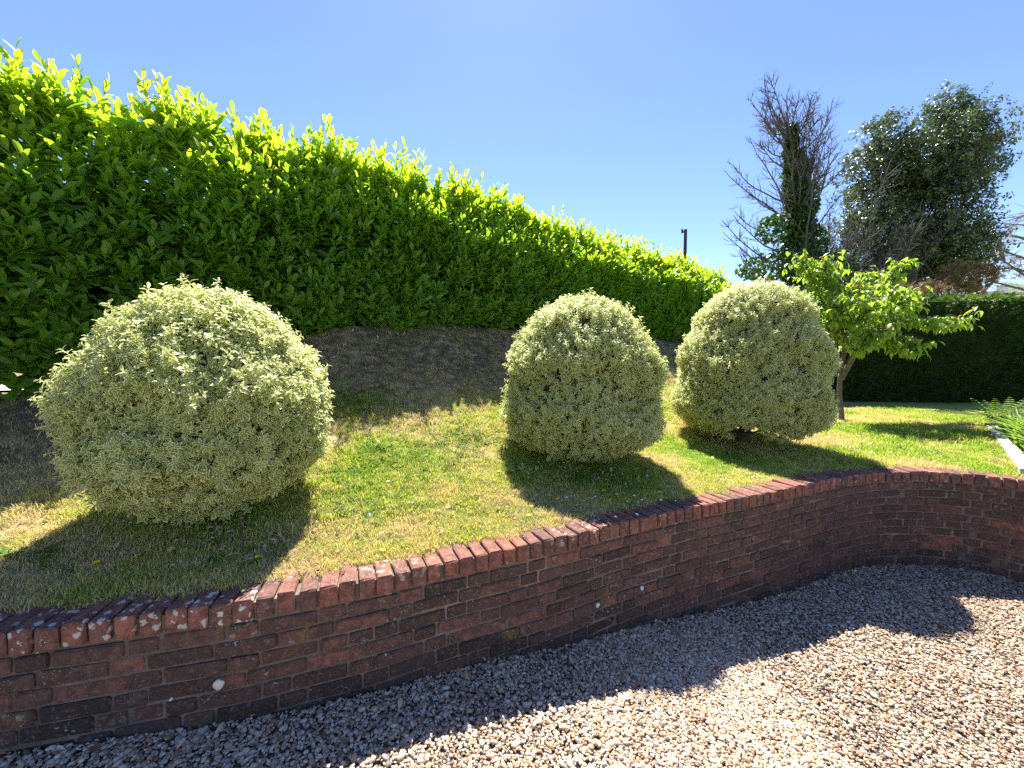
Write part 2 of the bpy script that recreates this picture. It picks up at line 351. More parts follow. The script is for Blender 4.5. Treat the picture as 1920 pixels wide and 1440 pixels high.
def ground_z(x, y, dw=None):
    x = np.asarray(x, dtype=float).ravel(); y = np.asarray(y, dtype=float).ravel()
    if dw is None: dw = wall_dist(x, y)
    P = np.stack([x, y], -1) - HA; dh = P @ HN; s = P @ HE
    t = np.clip(dw / np.maximum(dw + np.maximum(dh, 0), 1e-3), 0, 1)
    q = np.interp(s, [0, 3, 6, 9], [1.6, 2.0, 2.6, 2.6])
    fade = 1 - sstep(.3, 2.7, x - .45 * y)
    z = COP - .015 + (hedge_base(s) - COP) * t ** q * fade
    z = z + (fbm(x, y, .9, 5, 3) - .5) * .06 * sstep(.2, 1, dw) + (fbm(x, y, 5.0, 15, 3) - .5) * .045 * sstep(.25, .8, dw)
    back = sstep(0.6, 2.2, -dh)                # level ground behind the hedge
    z = z * (1 - back) + np.minimum(z, 1.33) * back
    far = sstep(16, 40, np.hypot(x, y)); z = z * (1 - far) + .5 * far
    return z
def dryness(x, y):
    x = np.asarray(x, dtype=float); y = np.asarray(y, dtype=float); P = np.stack([x.ravel(), y.ravel()], -1) - HA; dh = (P @ HN).reshape(x.shape)
    d = .46 + 1.9 * (fbm(x, y, 1.5, 2, 5) - .5) + .30 * sstep(2.4, .9, dh) - .16 * sstep(3.2, 5.5, x)
    return np.clip(d + .25 * sstep(-.4, -2.4, x) * sstep(2.7, 1.7, y), 0, 1)

# ------------------------------------------------------------------ the setting: ground sheets
def grid_sheet(name, xs, ys, zf, mat, attrs=None):
    X, Y = np.meshgrid(xs, ys); x = X.ravel(); y = Y.ravel(); z = zf(x, y); nx, ny = len(xs), len(ys)
    me = bpy.data.meshes.new(name); me.vertices.add(nx * ny); me.vertices.foreach_set('co', np.stack([x, y, z], -1).astype(np.float32).ravel())
    i, j = np.meshgrid(np.arange(nx - 1), np.arange(ny - 1)); a = (j * nx + i).ravel(); q = np.stack([a, a + 1, a + 1 + nx, a + nx], -1).astype(np.int32)
    me.loops.add(q.size); me.loops.foreach_set('vertex_index', q.ravel()); me.polygons.add(len(q))
    me.polygons.foreach_set('loop_start', np.arange(0, q.size, 4, dtype=np.int32)); me.polygons.foreach_set('use_smooth', np.ones(len(q), dtype=bool))
    for nm, fn in (attrs or {}).items():
        at = me.attributes.new(nm, 'FLOAT', 'POINT'); at.data.foreach_set('value', np.asarray(fn(x, y), dtype=np.float32))
    me.update(calc_edges=True); me.validate(); me.materials.append(mat); o = link(name, me); tag(o, kind='structure'); return o
def lawn_z(x, y):
    dw = wall_dist(x, y); z = ground_z(x, y, dw); return np.where(dw < .12, -1.6, z)
def bare_shade(x, y):  # bare soil by the hedge, spread wider to paint its shade darker
    P = np.stack([x, y], -1) - HA; dh = P @ HN; s = P @ HE; d2 = np.zeros(len(x))
    b = sstep(1.9, .5, dh + .5 * (fbm(x, y, 1.7, 41, 3) - .5)) * .85 + sstep(.1, -.3, dh)
    return np.clip(b * (1 - sstep(2.5, 4.5, x - .45 * y)), 0, 1)
def axis(lo, hi, st, far): return np.concatenate([-np.array(far[::-1]) + lo, np.arange(lo, hi, st), hi + np.array(far)])
grid_sheet('lawn', axis(-6, 9, .07, [.5, 1.2, 2.5, 5, 9, 16, 30, 60, 120, 250, 500]), axis(1.0, 9, .07, [.4, 1, 1.8, 2.8, 4, 6, 9, 14, 22, 35, 60, 120, 250, 500]), lawn_z, MATS['lawn'], {'dry': dryness, 'bare': bare_shade})
def drive_sheet_z(x, y): return drive_z(x) - .012 + (fbm(x, y, 1.1, 8, 3) - .5) * .03 - 1.2 * sstep(.10, .2, wall_dist(x, y))
grid_sheet('gravel_drive', axis(-5, 6, .08, [.5, 1.5, 4, 10, 25, 60]), axis(-2, 4.6, .08, [.2, .6]), lambda x, y: drive_sheet_z(x, y), MATS['gravel'])
# pale road on the level ground behind the laurel hedge
mb = MB(); a = HA - HN * 1.9 - HE * 9; b = HA - HN * 1.9 + HE * 3.2
road_pts = []
for k in range(13):
    p0 = a + (b - a) * k / 12
    for off in (0, 3.6): p = p0 - HN * off; road_pts.append((p[0], p[1], 1.36))
mb.add(road_pts, [[2 * k, 2 * k + 2, 2 * k + 3, 2 * k + 1][::-1] for k in range(12)])
tag(link('road', mb.mesh('road', plain('pale_concrete', (.62, .56, .53), .85, .2, 3, .12), False)), kind='structure')

# ------------------------------------------------------------------ brick retaining wall
def brick_mesh(name, L, W, H, seed):           # length x depth y height z, origin at centre, worn edges
    bm = bmesh.new(); bmesh.ops.create_cube(bm, size=1); bmesh.ops.scale(bm, vec=(L, W, H), verts=bm.verts)
    bmesh.ops.bevel(bm, geom=list(bm.edges), offset=.0075, segments=1, affect='EDGES', profile=.6)
    rr = random.Random(seed)
    for v in bm.verts: v.co += Vector((rr.uniform(-1, 1), rr.uniform(-1, 1), rr.uniform(-1, 1))) * .0032
    me = bpy.data.meshes.new(name); bm.to_mesh(me); bm.free(); me.materials.append(MATS['brick']); return me
COPV = [brick_mesh('coping_brick', .0745 + .004 * (k % 3 - 1), .222, .100, k) for k in range(7)]
STRV = [brick_mesh('stretcher_brick', .238 + .004 * (k % 3 - 1), .10, .0645, 20 + k) for k in range(7)]
HEDV = [brick_mesh('header_brick', .112 + .003 * (k % 3 - 1), .10, .0645, 40 + k) for k in range(6)]
wall = empty('brick_retaining_wall', (*WALL[len(WALL) // 2], -.1), 'curved weathered red brick retaining wall between the gravel drive and the lawn', 'wall')
_o = wall.location
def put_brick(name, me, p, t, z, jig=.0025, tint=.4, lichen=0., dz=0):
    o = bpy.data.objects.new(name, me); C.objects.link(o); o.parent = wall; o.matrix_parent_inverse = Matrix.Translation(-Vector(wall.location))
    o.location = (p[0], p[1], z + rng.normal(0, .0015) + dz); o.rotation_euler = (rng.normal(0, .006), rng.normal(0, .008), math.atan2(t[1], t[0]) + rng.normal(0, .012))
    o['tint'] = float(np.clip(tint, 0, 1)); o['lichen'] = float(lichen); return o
# core of mortar, set back behind the brick faces
def strip(off0, off1, z0f, z1f, n=170):
    V = []; F = []
    ss_ = np.linspace(.02, WS[-1] - .02, n); p, t, nn = wall_at(ss_)
    for i in range(n):
        a = p[i] + nn[i] * off0; b = p[i] + nn[i] * off1; z0 = z0f(a[0]); z1 = z1f(a[0])
        V += [(a[0], a[1], z0), (a[0], a[1], z1), (b[0], b[1], z1), (b[0], b[1], z0)]
    for i in range(n - 1):
        for k in range(4): F.append([4 * i + k, 4 * i + (k + 1) % 4, 4 * i + 4 + (k + 1) % 4, 4 * i + 4 + k])
    F += [[0, 1, 2, 3], [4 * n - 1, 4 * n - 2, 4 * n - 3, 4 * n - 4]]
    return V, F
V, F = strip(.018, .215, lambda x: drive_z(x) - .25, lambda x: COP - .024)
link('mortar_core', mesh('mortar_core', V, F, MATS['mortar'], smooth=False), wall)
# coping of bricks on edge
s = .05; k = 0
while s < WS[-1] - .1:
    p, t, nn = wall_at(s); c = p + nn * (.111 + rng.normal(0, .003))
    x = p[0]; tint = rng.choice([.03, .12, .22, .3, .42, .55], p=[.26, .28, .22, .13, .08, .03]) + rng.normal(0, .03)
    put_brick('coping_brick', COPV[k % 7], c, t, COP - .05, tint=tint, lichen=float(np.clip(rng.normal(.75, .3) if x < .9 else rng.normal(.15, .2), 0, 1)) if not (-1.95 < x < -1.15) else 1.8, dz=rng.normal(0, .002))
    s += .0865 + rng.normal(0, .0012); k += 1
# courses below, headers and stretchers mixed
cand = []
for row in range(14):
    zc = COP - .1065 - .0375 - row * .0752
    s = -.2 + (.0 if row % 2 else .18); hd = 0
    while s < WS[-1] - .15:
        isH = (hd % 2 == 1) if rng.random() < .8 else bool(rng.random() < .5); hd += 1
        L = .112 if isH else .238; sm = s + L / 2; s += L + .0105
        if sm < .15: continue
        p, t, nn = wall_at(sm)
        if zc + .033 < drive_z(p[0]) - .012: continue
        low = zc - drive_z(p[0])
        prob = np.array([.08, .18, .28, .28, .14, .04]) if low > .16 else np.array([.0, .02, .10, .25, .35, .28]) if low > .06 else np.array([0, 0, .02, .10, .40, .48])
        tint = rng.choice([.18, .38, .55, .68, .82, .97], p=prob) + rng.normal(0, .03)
        P3 = np.array([p[0], p[1], zc]); u, v, d = to_px(P3); vis = (-120 < u[0] < 2040) and v[0] < 1500
        cand.append((L / d[0] if vis else 0, isH, p + nn * (.058 + rng.normal(0, .0028)), t, zc, tint))
cand.sort(key=lambda c: -c[0])
rest = MB()
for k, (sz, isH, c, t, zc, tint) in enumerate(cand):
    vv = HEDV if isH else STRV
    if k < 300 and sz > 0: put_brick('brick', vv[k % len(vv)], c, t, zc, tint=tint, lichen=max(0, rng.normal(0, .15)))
    else:
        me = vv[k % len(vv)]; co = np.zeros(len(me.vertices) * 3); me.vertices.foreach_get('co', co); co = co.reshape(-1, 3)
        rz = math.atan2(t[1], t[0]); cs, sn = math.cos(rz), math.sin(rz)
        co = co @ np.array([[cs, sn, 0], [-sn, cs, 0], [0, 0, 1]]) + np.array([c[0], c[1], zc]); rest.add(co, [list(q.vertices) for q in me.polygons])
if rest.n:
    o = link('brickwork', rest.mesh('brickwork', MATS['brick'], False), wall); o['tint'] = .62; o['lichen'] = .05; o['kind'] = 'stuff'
# round pale lichen patches on the face
q = Mat('pale_lichen'); n = q.noise(60, 3); lich = q.done(q.bsdf(q.mix(n, (.46, .43, .37), (.72, .69, .62)), .95, .1, q.bump(n, .6, .004)))
for (u, v, r) in [(409, 1284, .022), (1121, 1135, .016), (1204, 1103, .015), (320, 1312, .006)]:
    d = ray(u, v); best = None
    ss_ = np.linspace(.1, WS[-1], 900); p, t, nn = wall_at(ss_); cr = p[:, 0] * d[1] - p[:, 1] * d[0]
    i = int(np.argmin(np.abs(cr) + (p[:, 1] < .5) * 9)); y = p[i, 1] + nn[i, 1] * .004; P3 = at_y(u, v, y)
    T = np.array([t[i, 0], t[i, 1], 0]); N3 = np.array([nn[i, 0], nn[i, 1], 0]); Vv = [P3 - N3 * .004]; rr = [r * rng.uniform(.82, 1.08) for _ in range(14)]
    for k in range(14): Vv.append(P3 - N3 * .0035 + T * rr[k] * math.cos(k / 14 * 6.283) + np.array([0, 0, 1]) * rr[k] * math.sin(k / 14 * 6.283))
    for k in range(14): Vv.append(P3 + N3 * .008 + T * rr[k] * 1.08 * math.cos(k / 14 * 6.283) + np.array([0, 0, 1]) * rr[k] * 1.08 * math.sin(k / 14 * 6.283))
    Fv = [[0, 1 + (k + 1) % 14, 1 + k] for k in range(14)] + [[1 + k, 1 + (k + 1) % 14, 15 + (k + 1) % 14, 15 + k] for k in range(14)]
    link('lichen_patch', mesh('lichen_patch', Vv, Fv, lich), wall)

# ------------------------------------------------------------------ gravel stones
def pebble_mesh(seed):
    bm = bmesh.new(); bmesh.ops.create_icosphere(bm, subdivisions=2, radius=1); rr = np.random.default_rng(seed); ax = np.array([1.0, rr.uniform(.6, .85), rr.uniform(.38, .6)])
    D = norm(rr.normal(size=(7, 3))); A = rr.uniform(.05, .3, 7)
    for v in bm.verts:
        c = np.array(v.co); w = 1 - sum(a * max(0, c @ d - .45) for d, a in zip(D, A)); v.co = Vector(c * w * ax)
    for f in bm.faces: f.smooth = True
    me = bpy.data.meshes.new('stone'); bm.to_mesh(me); bm.free(); me.materials.append(MATS['pebble']); return me
PEB = [pebble_mesh(k) for k in range(8)]
def gravel_points(n, x0, x1, y0, y1, r):
    x = r.uniform(x0, x1, n); y = r.uniform(y0, y1, n); m = wall_dist(x, y) < .012; return x[m], y[m]
r_ = np.random.default_rng(11)
gx, gy = [], []
for (n, b) in [(76000, (-2.6, 1.6, .85, 2.9)), (84000, (.4, 5.0, 1.0, 4.0)), (22000, (-4.2, 5.0, -.4, 1.0)), (6000, (-4.5, -2.4, .8, 1.7))]:
    x, y = gravel_points(n, *b, r_); gx.append(x); gy.append(y)
gx = np.concatenate(gx); gy = np.concatenate(gy); n = len(gx)
sc_ = np.clip(r_.lognormal(math.log(.0086), .34, n), .004, .021)
gz = drive_z(gx) + (fbm(gx, gy, 1.1, 8, 3) - .5) * .03 - .006 + r_.uniform(0, .012, n)
zax = norm(np.stack([r_.normal(0, .38, n), r_.normal(0, .38, n), np.ones(n)], -1))
patch = fbm(gx, gy, 2.2, 21, 3)
o = scatter('gravel_stones', PEB, np.stack([gx, gy, gz], -1), frames_z(zax, r_.uniform(0, 6.28, n)), sc_, np.clip(r_.uniform(0, 1, n) + (patch - .5) * .3, 0, .99))
tag(o, 'loose cream, tan and white gravel stones covering the drive', 'gravel', kind='stuff')

# ------------------------------------------------------------------ grass
def grass_clump(seed):
    rr = np.random.default_rng(seed); b = MB()
    for k in range(26):
        a = rr.uniform(0, 6.28); rad = .045 * math.sqrt(rr.uniform()); h = rr.uniform(.014, .034); w = rr.uniform(.0012, .0024); ln = rr.uniform(.1, .9) * h
        base = np.array([rad * math.cos(a), rad * math.sin(a), -.004]); q = rr.uniform(0, 6.28); d = np.array([math.cos(q), math.sin(q), 0]); sd = np.array([-d[1], d[0], 0])
        mid = base + d * ln * .4 + np.array([0, 0, h * .65]); tip = base + d * ln * 1.2 + np.array([0, 0, h])
        b.add([base - sd * w, base + sd * w, mid + sd * w * .8, mid - sd * w * .8, tip], [[0, 1, 2, 3], [3, 2, 4]], [[0, 0], [1, 0], [1, .6], [0, .6], [.5, 1]])
    return b.mesh('grass_tuft', MATS['grass'])
GR = [grass_clump(k) for k in range(6)]
r_ = np.random.default_rng(5); N0 = 260000
x = r_.uniform(-5.5, 9.5, N0); y = r_.uniform(1.1, 9.5, N0); dw = wall_dist(x, y); PP = np.stack([x, y], -1) - HA; dh = PP @ HN
D = np.hypot(x, y); keep = (dw > .155 + .16 * (fbm(x, y, 5.0, 77, 3) - .35)) & (dh > .12) & (r_.uniform(0, 1, N0) < np.clip(5.5 / D ** 2, .07, 1)) & (np.abs(x) < 1.45 * y + .8)
bare = bare_shade(x, y); keep &= r_.uniform(0, 1, N0) > bare * .3
x, y, dw, dh = x[keep], y[keep], dw[keep], dh[keep]; n = len(x); z = ground_z(x, y, dw)
dry = dryness(x, y); D = D[keep]
tint = np.clip(.05 + dry * .95 + r_.normal(0, .22, n), 0, .86); dead = r_.uniform(0, 1, n) < bare_shade(x, y) * 1.05; tint[dead] = r_.uniform(.9, 1, dead.sum())  # dead blades by the hedge, coloured dark to deepen its shade too
size = (.75 + .55 * fbm(x, y, 2.5, 31, 3)) * np.clip(D / 4.5, 1, 1.9) * r_.uniform(.8, 1.25, n)
up = norm(np.stack([r_.normal(0, .15, n), r_.normal(0, .15, n), np.ones(n)], -1))
o = scatter('grass', GR, np.stack([x, y, z], -1), frames_z(up, r_.uniform(0, 6.28, n)), size, tint)
tag(o, 'short sun-dried grass of the sloping lawn', 'grass', kind='stuff')
print('grass', n, 'gravel', len(gx))

# ------------------------------------------------------------------ leaves
def leaf_geo(L, W, rows=4, fold=.25, curl=.3, wav=0., seed=0, widest=.5, tip=.8):
    """leaf along +Y, face up +Z; three vertices across"""
    rr = np.random.default_rng(seed); V = []; UV = []; ph = rr.uniform(0, 6.28)
    for i in range(rows + 1):
        v = i / rows; e = math.log(.5) / math.log(widest); w = W / 2 * max(.04, math.sin(math.pi * min(.985, max(.02, v)) ** e) ** tip)
        y = L * v * (1 - .12 * curl * v); z = -curl * L * v * v * .5
        for c in (-1, 0, 1):
            V.append((c * w * math.cos(fold), y, z + abs(c) * w * math.sin(fold) + (wav * W * math.sin(v * 9 + ph + c) if c else 0))); UV.append((.5 + c * .5, v))
    F = []
    for i in range(rows):
        for c in (0, 1): a = i * 3 + c; F.append([a, a + 1, a + 4, a + 3])
    return np.array(V), F, np.array(UV)
def leaf_variants(name, mat, n, L, W, **k):
    out = []
    for i in range(n):
        rr = random.Random(i + 5); kk = dict(k); kk['curl'] = k.get('curl', .3) * rr.uniform(.4, 1.6); kk['fold'] = k.get('fold', .25) * rr.uniform(.5, 1.5)
        V, F, UV = leaf_geo(L * rr.uniform(.85, 1.1), W * rr.uniform(.85, 1.12), seed=i, **kk); out.append(mesh(name, V, F, mat, UV))
    return out
def biggest(P, T, n=300, extra=None):          # indices of those that show largest: nearest in frame
    u, v, d = to_px(P); ok = (u > 0) & (u < 1920) & (v > 0) & (v < 1440); key = np.where(ok, d, 1e6)
    if extra is not None: key = key + extra
    return np.argsort(key)[:n]

# ------------------------------------------------------------------ clipped variegated shrubs
def sprig_mesh(seed, nl=10, L=.041, W=.0185):
    rr = np.random.default_rng(seed); b = MB(); b.tube([(0, 0, -.05), (0, 0, .012)], [.0016, .001], 4)
    for k in range(nl):
        f = k / (nl - 1); a = k * 2.4 + rr.uniform(-.3, .3); el = R(-22 + 82 * f + rr.uniform(-12, 12)); l = L * rr.uniform(.8, 1.15) * (1 - .3 * f)
        V, F, UV = leaf_geo(l, W * rr.uniform(.85, 1.15) * (1 - .2 * f), 3, .3, rr.uniform(.5, 1.1), .10, seed * 31 + k, .52)
        d = np.array([math.cos(a) * math.cos(el), math.sin(a) * math.cos(el), math.sin(el)]); up = np.array([0, 0, 1.]) if el < 1.3 else np.array([-math.cos(a), -math.sin(a), .2])
        M = frames(d[None], up[None])[0]; b.add(V @ M.T + np.array([0, 0, -.038 + .046 * f]), F, UV)
    return b.mesh('sprig', MATS['varieg'])
SPR = [sprig_mesh(k) for k in range(7)]

def shrub(px_base, depth, cx, rx, ry, h0, h1, prof, seed, label, density, lean=(0, 0), sk=1.0, trunk_r=.045, limbs=()):
    """h0/h1: heights above ground of crown bottom and top; prof: list of (height fraction, radius fraction)"""
    gx0 = (px_base - 960) / FPX * depth; gz0 = float(ground_z([gx0], [depth])[0])
    root = empty('variegated_shrub', (gx0, depth, gz0), label, 'shrub', 'clipped variegated shrubs on the lawn')
    rr = np.random.default_rng(seed); ccx = (cx - 960) / FPX * depth
    H = h1 - h0; pf = np.array(prof)
    def rad(f): return np.interp(f, pf[:, 0], pf[:, 1])
    def surf(n, inset=0.):
        # sample height fraction by area
        fs = np.linspace(0, 1, 200); w = rad(fs) + .12; cdf = np.cumsum(w) / w.sum(); f = np.interp(rr.uniform(0, 1, n), cdf, fs); a = rr.uniform(0, 6.283, n)
        # lumps
        tier = np.sin(f * 17 + 5 * vnoise(a * 1.3, f, 1.3, seed + 2) + seed)
        lump = 1 + .045 * tier * sstep(0, .15, f) * sstep(1, .8, f) + .17 * (fbm(a * 1.6 + 30 + np.cos(a) * .3, f * 3.2 + seed, 1.6, seed, 3) - .5) * sstep(0, .2, f) + .07 * (fbm(a * 5, f * 9, 1.2, seed + 7, 2) - .5)
        r = rad(f) * lump * (1 - inset)
        p = np.stack([ccx + rx * r * np.cos(a) + lean[0] * (f - .4), depth + ry * r * np.sin(a) + lean[1] * (f - .4), gz0 + h0 + H * (.5 + (f - .5) * (1 - inset * .6))], -1)
        df = (rad(np.clip(f + .03, 0, 1)) - rad(np.clip(f - .03, 0, 1))) / .06
        nrm = norm(np.stack([np.cos(a), np.sin(a), -df * rx / H * .9], -1)); return p, nrm, f, a
    area = 2 * math.pi * rx * H * .8 + math.pi * rx * ry
    n1 = int(area * density); p1, n_1, f1, a1 = surf(n1); p1 = p1 + n_1 * rr.normal(0, .018, n1)[:, None]
    n2 = int(area * density * .75); p2, n_2, f2, a2 = surf(n2, .07); p2 = p2 - n_2 * rr.uniform(0, .05, n2)[:, None]
    n3 = int(area * density * .045); p3, n_3, f3, a3 = surf(n3); p3 = p3 + n_3 * rr.uniform(.03, .075, n3)[:, None]
    P = np.concatenate([p1, p2, p3]); Nn = np.concatenate([n_1, n_2, n_3]); f = np.concatenate([f1, f2, f3])
    zax = norm(Nn * .75 + np.array([0, 0, .55]) + rr.normal(0, .28, P.shape)); M = frames_z(zax, rr.uniform(0, 6.283, len(P)))
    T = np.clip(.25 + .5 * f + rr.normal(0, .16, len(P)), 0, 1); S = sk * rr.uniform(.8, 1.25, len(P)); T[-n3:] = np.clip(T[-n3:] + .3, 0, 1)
    u_, v_, d_ = to_px(P); ok = ~((np.abs(u_ - px_base - 6 + 8 * np.sin(v_ * .25)) < 34) & (v_ > 802) & (P[:, 1] < depth + .5)) if trunk_r > .06 else np.ones(len(P), dtype=bool); P, Nn, M, T, S = P[ok], Nn[ok], M[ok], T[ok], S[ok]   # the trunk shows at the foot
    sel = biggest(P, T, 300, np.where(Nn[:, 1] > .25, 50, 0) + rr.uniform(0, .25, len(P)))
    m = np.ones(len(P), dtype=bool); m[sel] = False
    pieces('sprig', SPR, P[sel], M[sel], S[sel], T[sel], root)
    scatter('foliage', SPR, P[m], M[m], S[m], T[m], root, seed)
    # inner shade: a loose bushy core
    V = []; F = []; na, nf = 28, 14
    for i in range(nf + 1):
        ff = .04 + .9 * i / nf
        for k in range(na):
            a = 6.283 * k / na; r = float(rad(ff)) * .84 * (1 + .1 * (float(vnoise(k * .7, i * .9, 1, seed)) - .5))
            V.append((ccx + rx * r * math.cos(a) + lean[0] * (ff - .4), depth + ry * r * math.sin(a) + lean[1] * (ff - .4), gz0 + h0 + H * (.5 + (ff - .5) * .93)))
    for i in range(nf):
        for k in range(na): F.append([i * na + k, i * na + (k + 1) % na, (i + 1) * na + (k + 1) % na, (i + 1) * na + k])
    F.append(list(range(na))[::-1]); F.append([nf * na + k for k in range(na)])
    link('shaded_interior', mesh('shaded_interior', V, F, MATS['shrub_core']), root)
    b = MB(); zt = gz0 + h0 + H * .3
    b.tube([(gx0, depth, gz0 - .12), (gx0 - .005, depth, gz0 + .06), (gx0 + .02, depth, gz0 + .2), ((gx0 + ccx) / 2, depth, zt)], [trunk_r * 1.35, trunk_r, trunk_r * .9, trunk_r * .7], 10)
    link('trunk', b.mesh('trunk', MATS['bark']), root)
    for k in range(7):
        a = rr.uniform(0, 6.28); q = rr.uniform(.4, .8); b = MB()
        b.tube(curve([(gx0, depth, gz0 + .1), (gx0 + q * rx * .35 * math.cos(a), depth + q * ry * .35 * math.sin(a), gz0 + h0 * .6 + .12), (ccx + q * rx * math.cos(a), depth + q * ry * math.sin(a), gz0 + h0 + H * .22)], 4), np.linspace(.016, .006, 9), 5)
        link('branch', b.mesh('branch', MATS['bark']), root)
    return root
PROF1 = [(0, .16), (.06, .42), (.16, .72), (.28, .93), (.40, 1.0), (.55, .965), (.70, .86), (.82, .70), (.92, .46), (.98, .22), (1, .08)]
PROF2 = [(0, .42), (.05, .74), (.13, .93), (.26, 1.0), (.42, .99), (.60, .93), (.76, .80), (.88, .61), (.96, .36), (1, .12)]
PROF3 = [(0, .62), (.05, .86), (.13, .97), (.26, 1.0), (.45, .96), (.62, .87), (.78, .73), (.90, .53), (.97, .30), (1, .12)]
shrub(400, 2.5, 393, .66, .64, -.01, 1.40, PROF1, 1, 'nearest large round variegated shrub, leftmost on the lawn, in front of the tall hedge', 740, (.0, 0), sk=1.04)
shrub(1090, 4.05, 1091, .76, .74, .03, 1.61, PROF2, 2, 'smallest variegated shrub, the middle one of three along the brick wall', 700, (0, 0), sk=.96)
shrub(1397, 5.1, 1405, .865, .87, .17, 2.07, PROF3, 3, 'tallest variegated shrub with its dark trunk showing, beside the young cherry tree', 620, (.02, 0), sk=.98, trunk_r=.075)

# ------------------------------------------------------------------ tall laurel hedge
LAU = leaf_variants('leaf', MATS['laurel'], 8, .185, .074, rows=5, fold=.26, curl=.35, widest=.60, tip=.58)
hedge = empty('laurel_hedge', (*(HA + HE * 5 - HN * .5), float(hedge_base(5.0))), 'tall glossy laurel hedge with bright yellow-green tips along the top of the bank', 'hedge')
rr = np.random.default_rng(17); S0, S1 = -2.2, HLEN + .1
def hedge_surface(n, s, w):
    """w: 0 foot of the front face .. 1 top of front .. 1.5 back of the top"""
    zb = hedge_base(s) - .04 + .14 * sstep(2.2, .6, s) + (fbm(s, s * 0, 2.1, 19, 3) - .5) * .28; zt = hedge_top(s); Hh = zt - zb
    lump = (fbm(s * 1.0, w * 2.2, 1.3, 3, 3) - .5) * .34
    wf = np.clip(w, 0, 1); out = -.06 + .16 * np.sin(np.pi * np.clip(wf * .95 + .05, 0, 1)) - .30 * sstep(.7, 1.0, wf) + lump
    z = zb + Hh * wf; wt = np.clip((w - 1) / .5, 0, 1)
    out = out - wt * 1.0; z = z + .06 * np.sin(np.pi * wt) + (fbm(s, wt, 1.5, 9, 2) - .5) * .2 * sstep(.8, 1, w)
    xy = HA + HE * s[:, None] + HN * out[:, None]; return np.concatenate([xy, z[:, None]], 1)
def leaves_on_shoots(P, d, n_leaf, length, age_glow, lsize, r, sp0=72, sp1=50):
    """P start, d direction, arrays per shoot -> leaf arrays"""
    Ps, Ds, Ns, Ss, Ts = [], [], [], [], []
    n = len(P); d = norm(d); a0 = r.uniform(0, 6.283, n); X = frames_z(d, a0); bx, by = X[:, :, 0], X[:, :, 1]
    for k in range(n_leaf):
        f = k / (n_leaf - 1); ang = k * 2.4 + r.normal(0, .25, n); rad = bx * np.cos(ang)[:, None] + by * np.sin(ang)[:, None]
        spread = np.radians(sp0 - sp1 * f + r.normal(0, 9, n))[:, None]
        ld = norm(d * np.cos(spread) + rad * np.sin(spread) + np.array([0, 0, -.06]) * (1 - f)); nn = norm(d - ld * np.sum(d * ld, 1, keepdims=True) + r.normal(0, .12, (n, 3)))
        Ps.append(P + d * (length * (.1 + .9 * f))[:, None]); Ds.append(ld); Ns.append(nn)
        Ss.append(lsize * r.uniform(.8, 1.15, n) * (1.05 - .35 * f)); Ts.append(np.clip(age_glow * .75 + .28 * f - .12 + r.normal(0, .09, n), 0, 1))
    return np.concatenate(Ps), np.concatenate(Ds), np.concatenate(Ns), np.concatenate(Ss), np.concatenate(Ts)
# front shoots
nF = 4300; s = rr.uniform(S0, S1, nF); w = rr.uniform(0, 1.02, nF); P = hedge_surface(nF, s, w)
N3 = np.array([HN[0], HN[1], 0])
up_bias = .35 + .9 * w; d = N3 * rr.uniform(.35, 1.0, nF)[:, None] * (1.15 - .6 * w)[:, None] + np.array([0, 0, 1]) * up_bias[:, None] + np.array([HE[0], HE[1], 0]) * rr.normal(0, .3, nF)[:, None] + rr.normal(0, .12, (nF, 3))
age_glow = np.clip(.22 + .60 * sstep(.40, .95, w) + rr.normal(0, .16, nF), 0, 1)  # paler up the face: new growth, plus light through the top as colour
A1 = leaves_on_shoots(P - norm(d) * .16, d, 9, rr.uniform(.18, .34, nF), age_glow, 1.0, rr)
# top shoots, upright, young; backlit glow of the top also put into their tint
nT = 2500; s = rr.uniform(S0, S1, nT * 3); s = s[fbm(s, s * 0, 2.6, 29, 2) + rr.normal(0, .2, nT * 3) > .5]; nT = min(nT, len(s)); s = s[:nT]; w = rr.uniform(.90, 1.5, nT); P = hedge_surface(nT, s, w)
d = np.array([0, 0, 1.]) + rr.normal(0, .22, (nT, 3)) + N3 * .12
ln = np.where(rr.uniform(0, 1, nT) < .25, rr.uniform(.42, .68, nT), rr.uniform(.18, .36, nT))
A2 = leaves_on_shoots(P - norm(d) * .10, d, 13, ln, np.clip(rr.normal(.82, .12, nT), 0, 1), .88, rr, 54, 40)
# back face and inner fill so that the hedge is closed from behind
nB = 20000; s = rr.uniform(S0, S1, nB); w = rr.uniform(0, 1, nB) ** .75; zb = hedge_base(s) + .15; z = zb + (hedge_top(s) - zb) * w; dep = np.where(rr.uniform(0, 1, nB) < .3, rr.uniform(1.0, 1.15, nB), np.where(w > .62, rr.uniform(.15, 1.1, nB), rr.uniform(.2, .42, nB)))
P = np.concatenate([HA + HE * s[:, None] - HN * dep[:, None], z[:, None]], 1); dd = norm(rr.normal(0, 1, (nB, 3)) + np.array([0, 0, .3]) + N3 * .5)
A3 = (P, dd, norm(rr.normal(0, 1, (nB, 3)) + np.array([0, 0, 1])), rr.uniform(.9, 1.3, nB), np.clip(rr.normal(.2, .1, nB) + .4 * sstep(.75, 1, w), 0, 1))  # inner leaves tinted paler near the top for light coming through
P = np.concatenate([A1[0], A2[0], A3[0]]); D_ = np.concatenate([A1[1], A2[1], A3[1]]); N_ = np.concatenate([A1[2], A2[2], A3[2]]); S = np.concatenate([A1[3], A2[3], A3[3]]); T = np.concatenate([A1[4], A2[4], A3[4]])
M = frames(D_, N_); sel = biggest(P, T, 300, rr.uniform(0, 1.2, len(P)) + np.where(np.arange(len(P)) >= len(A1[0]) + len(A2[0]), 50, 0)); m = np.ones(len(P), dtype=bool); m[sel] = False
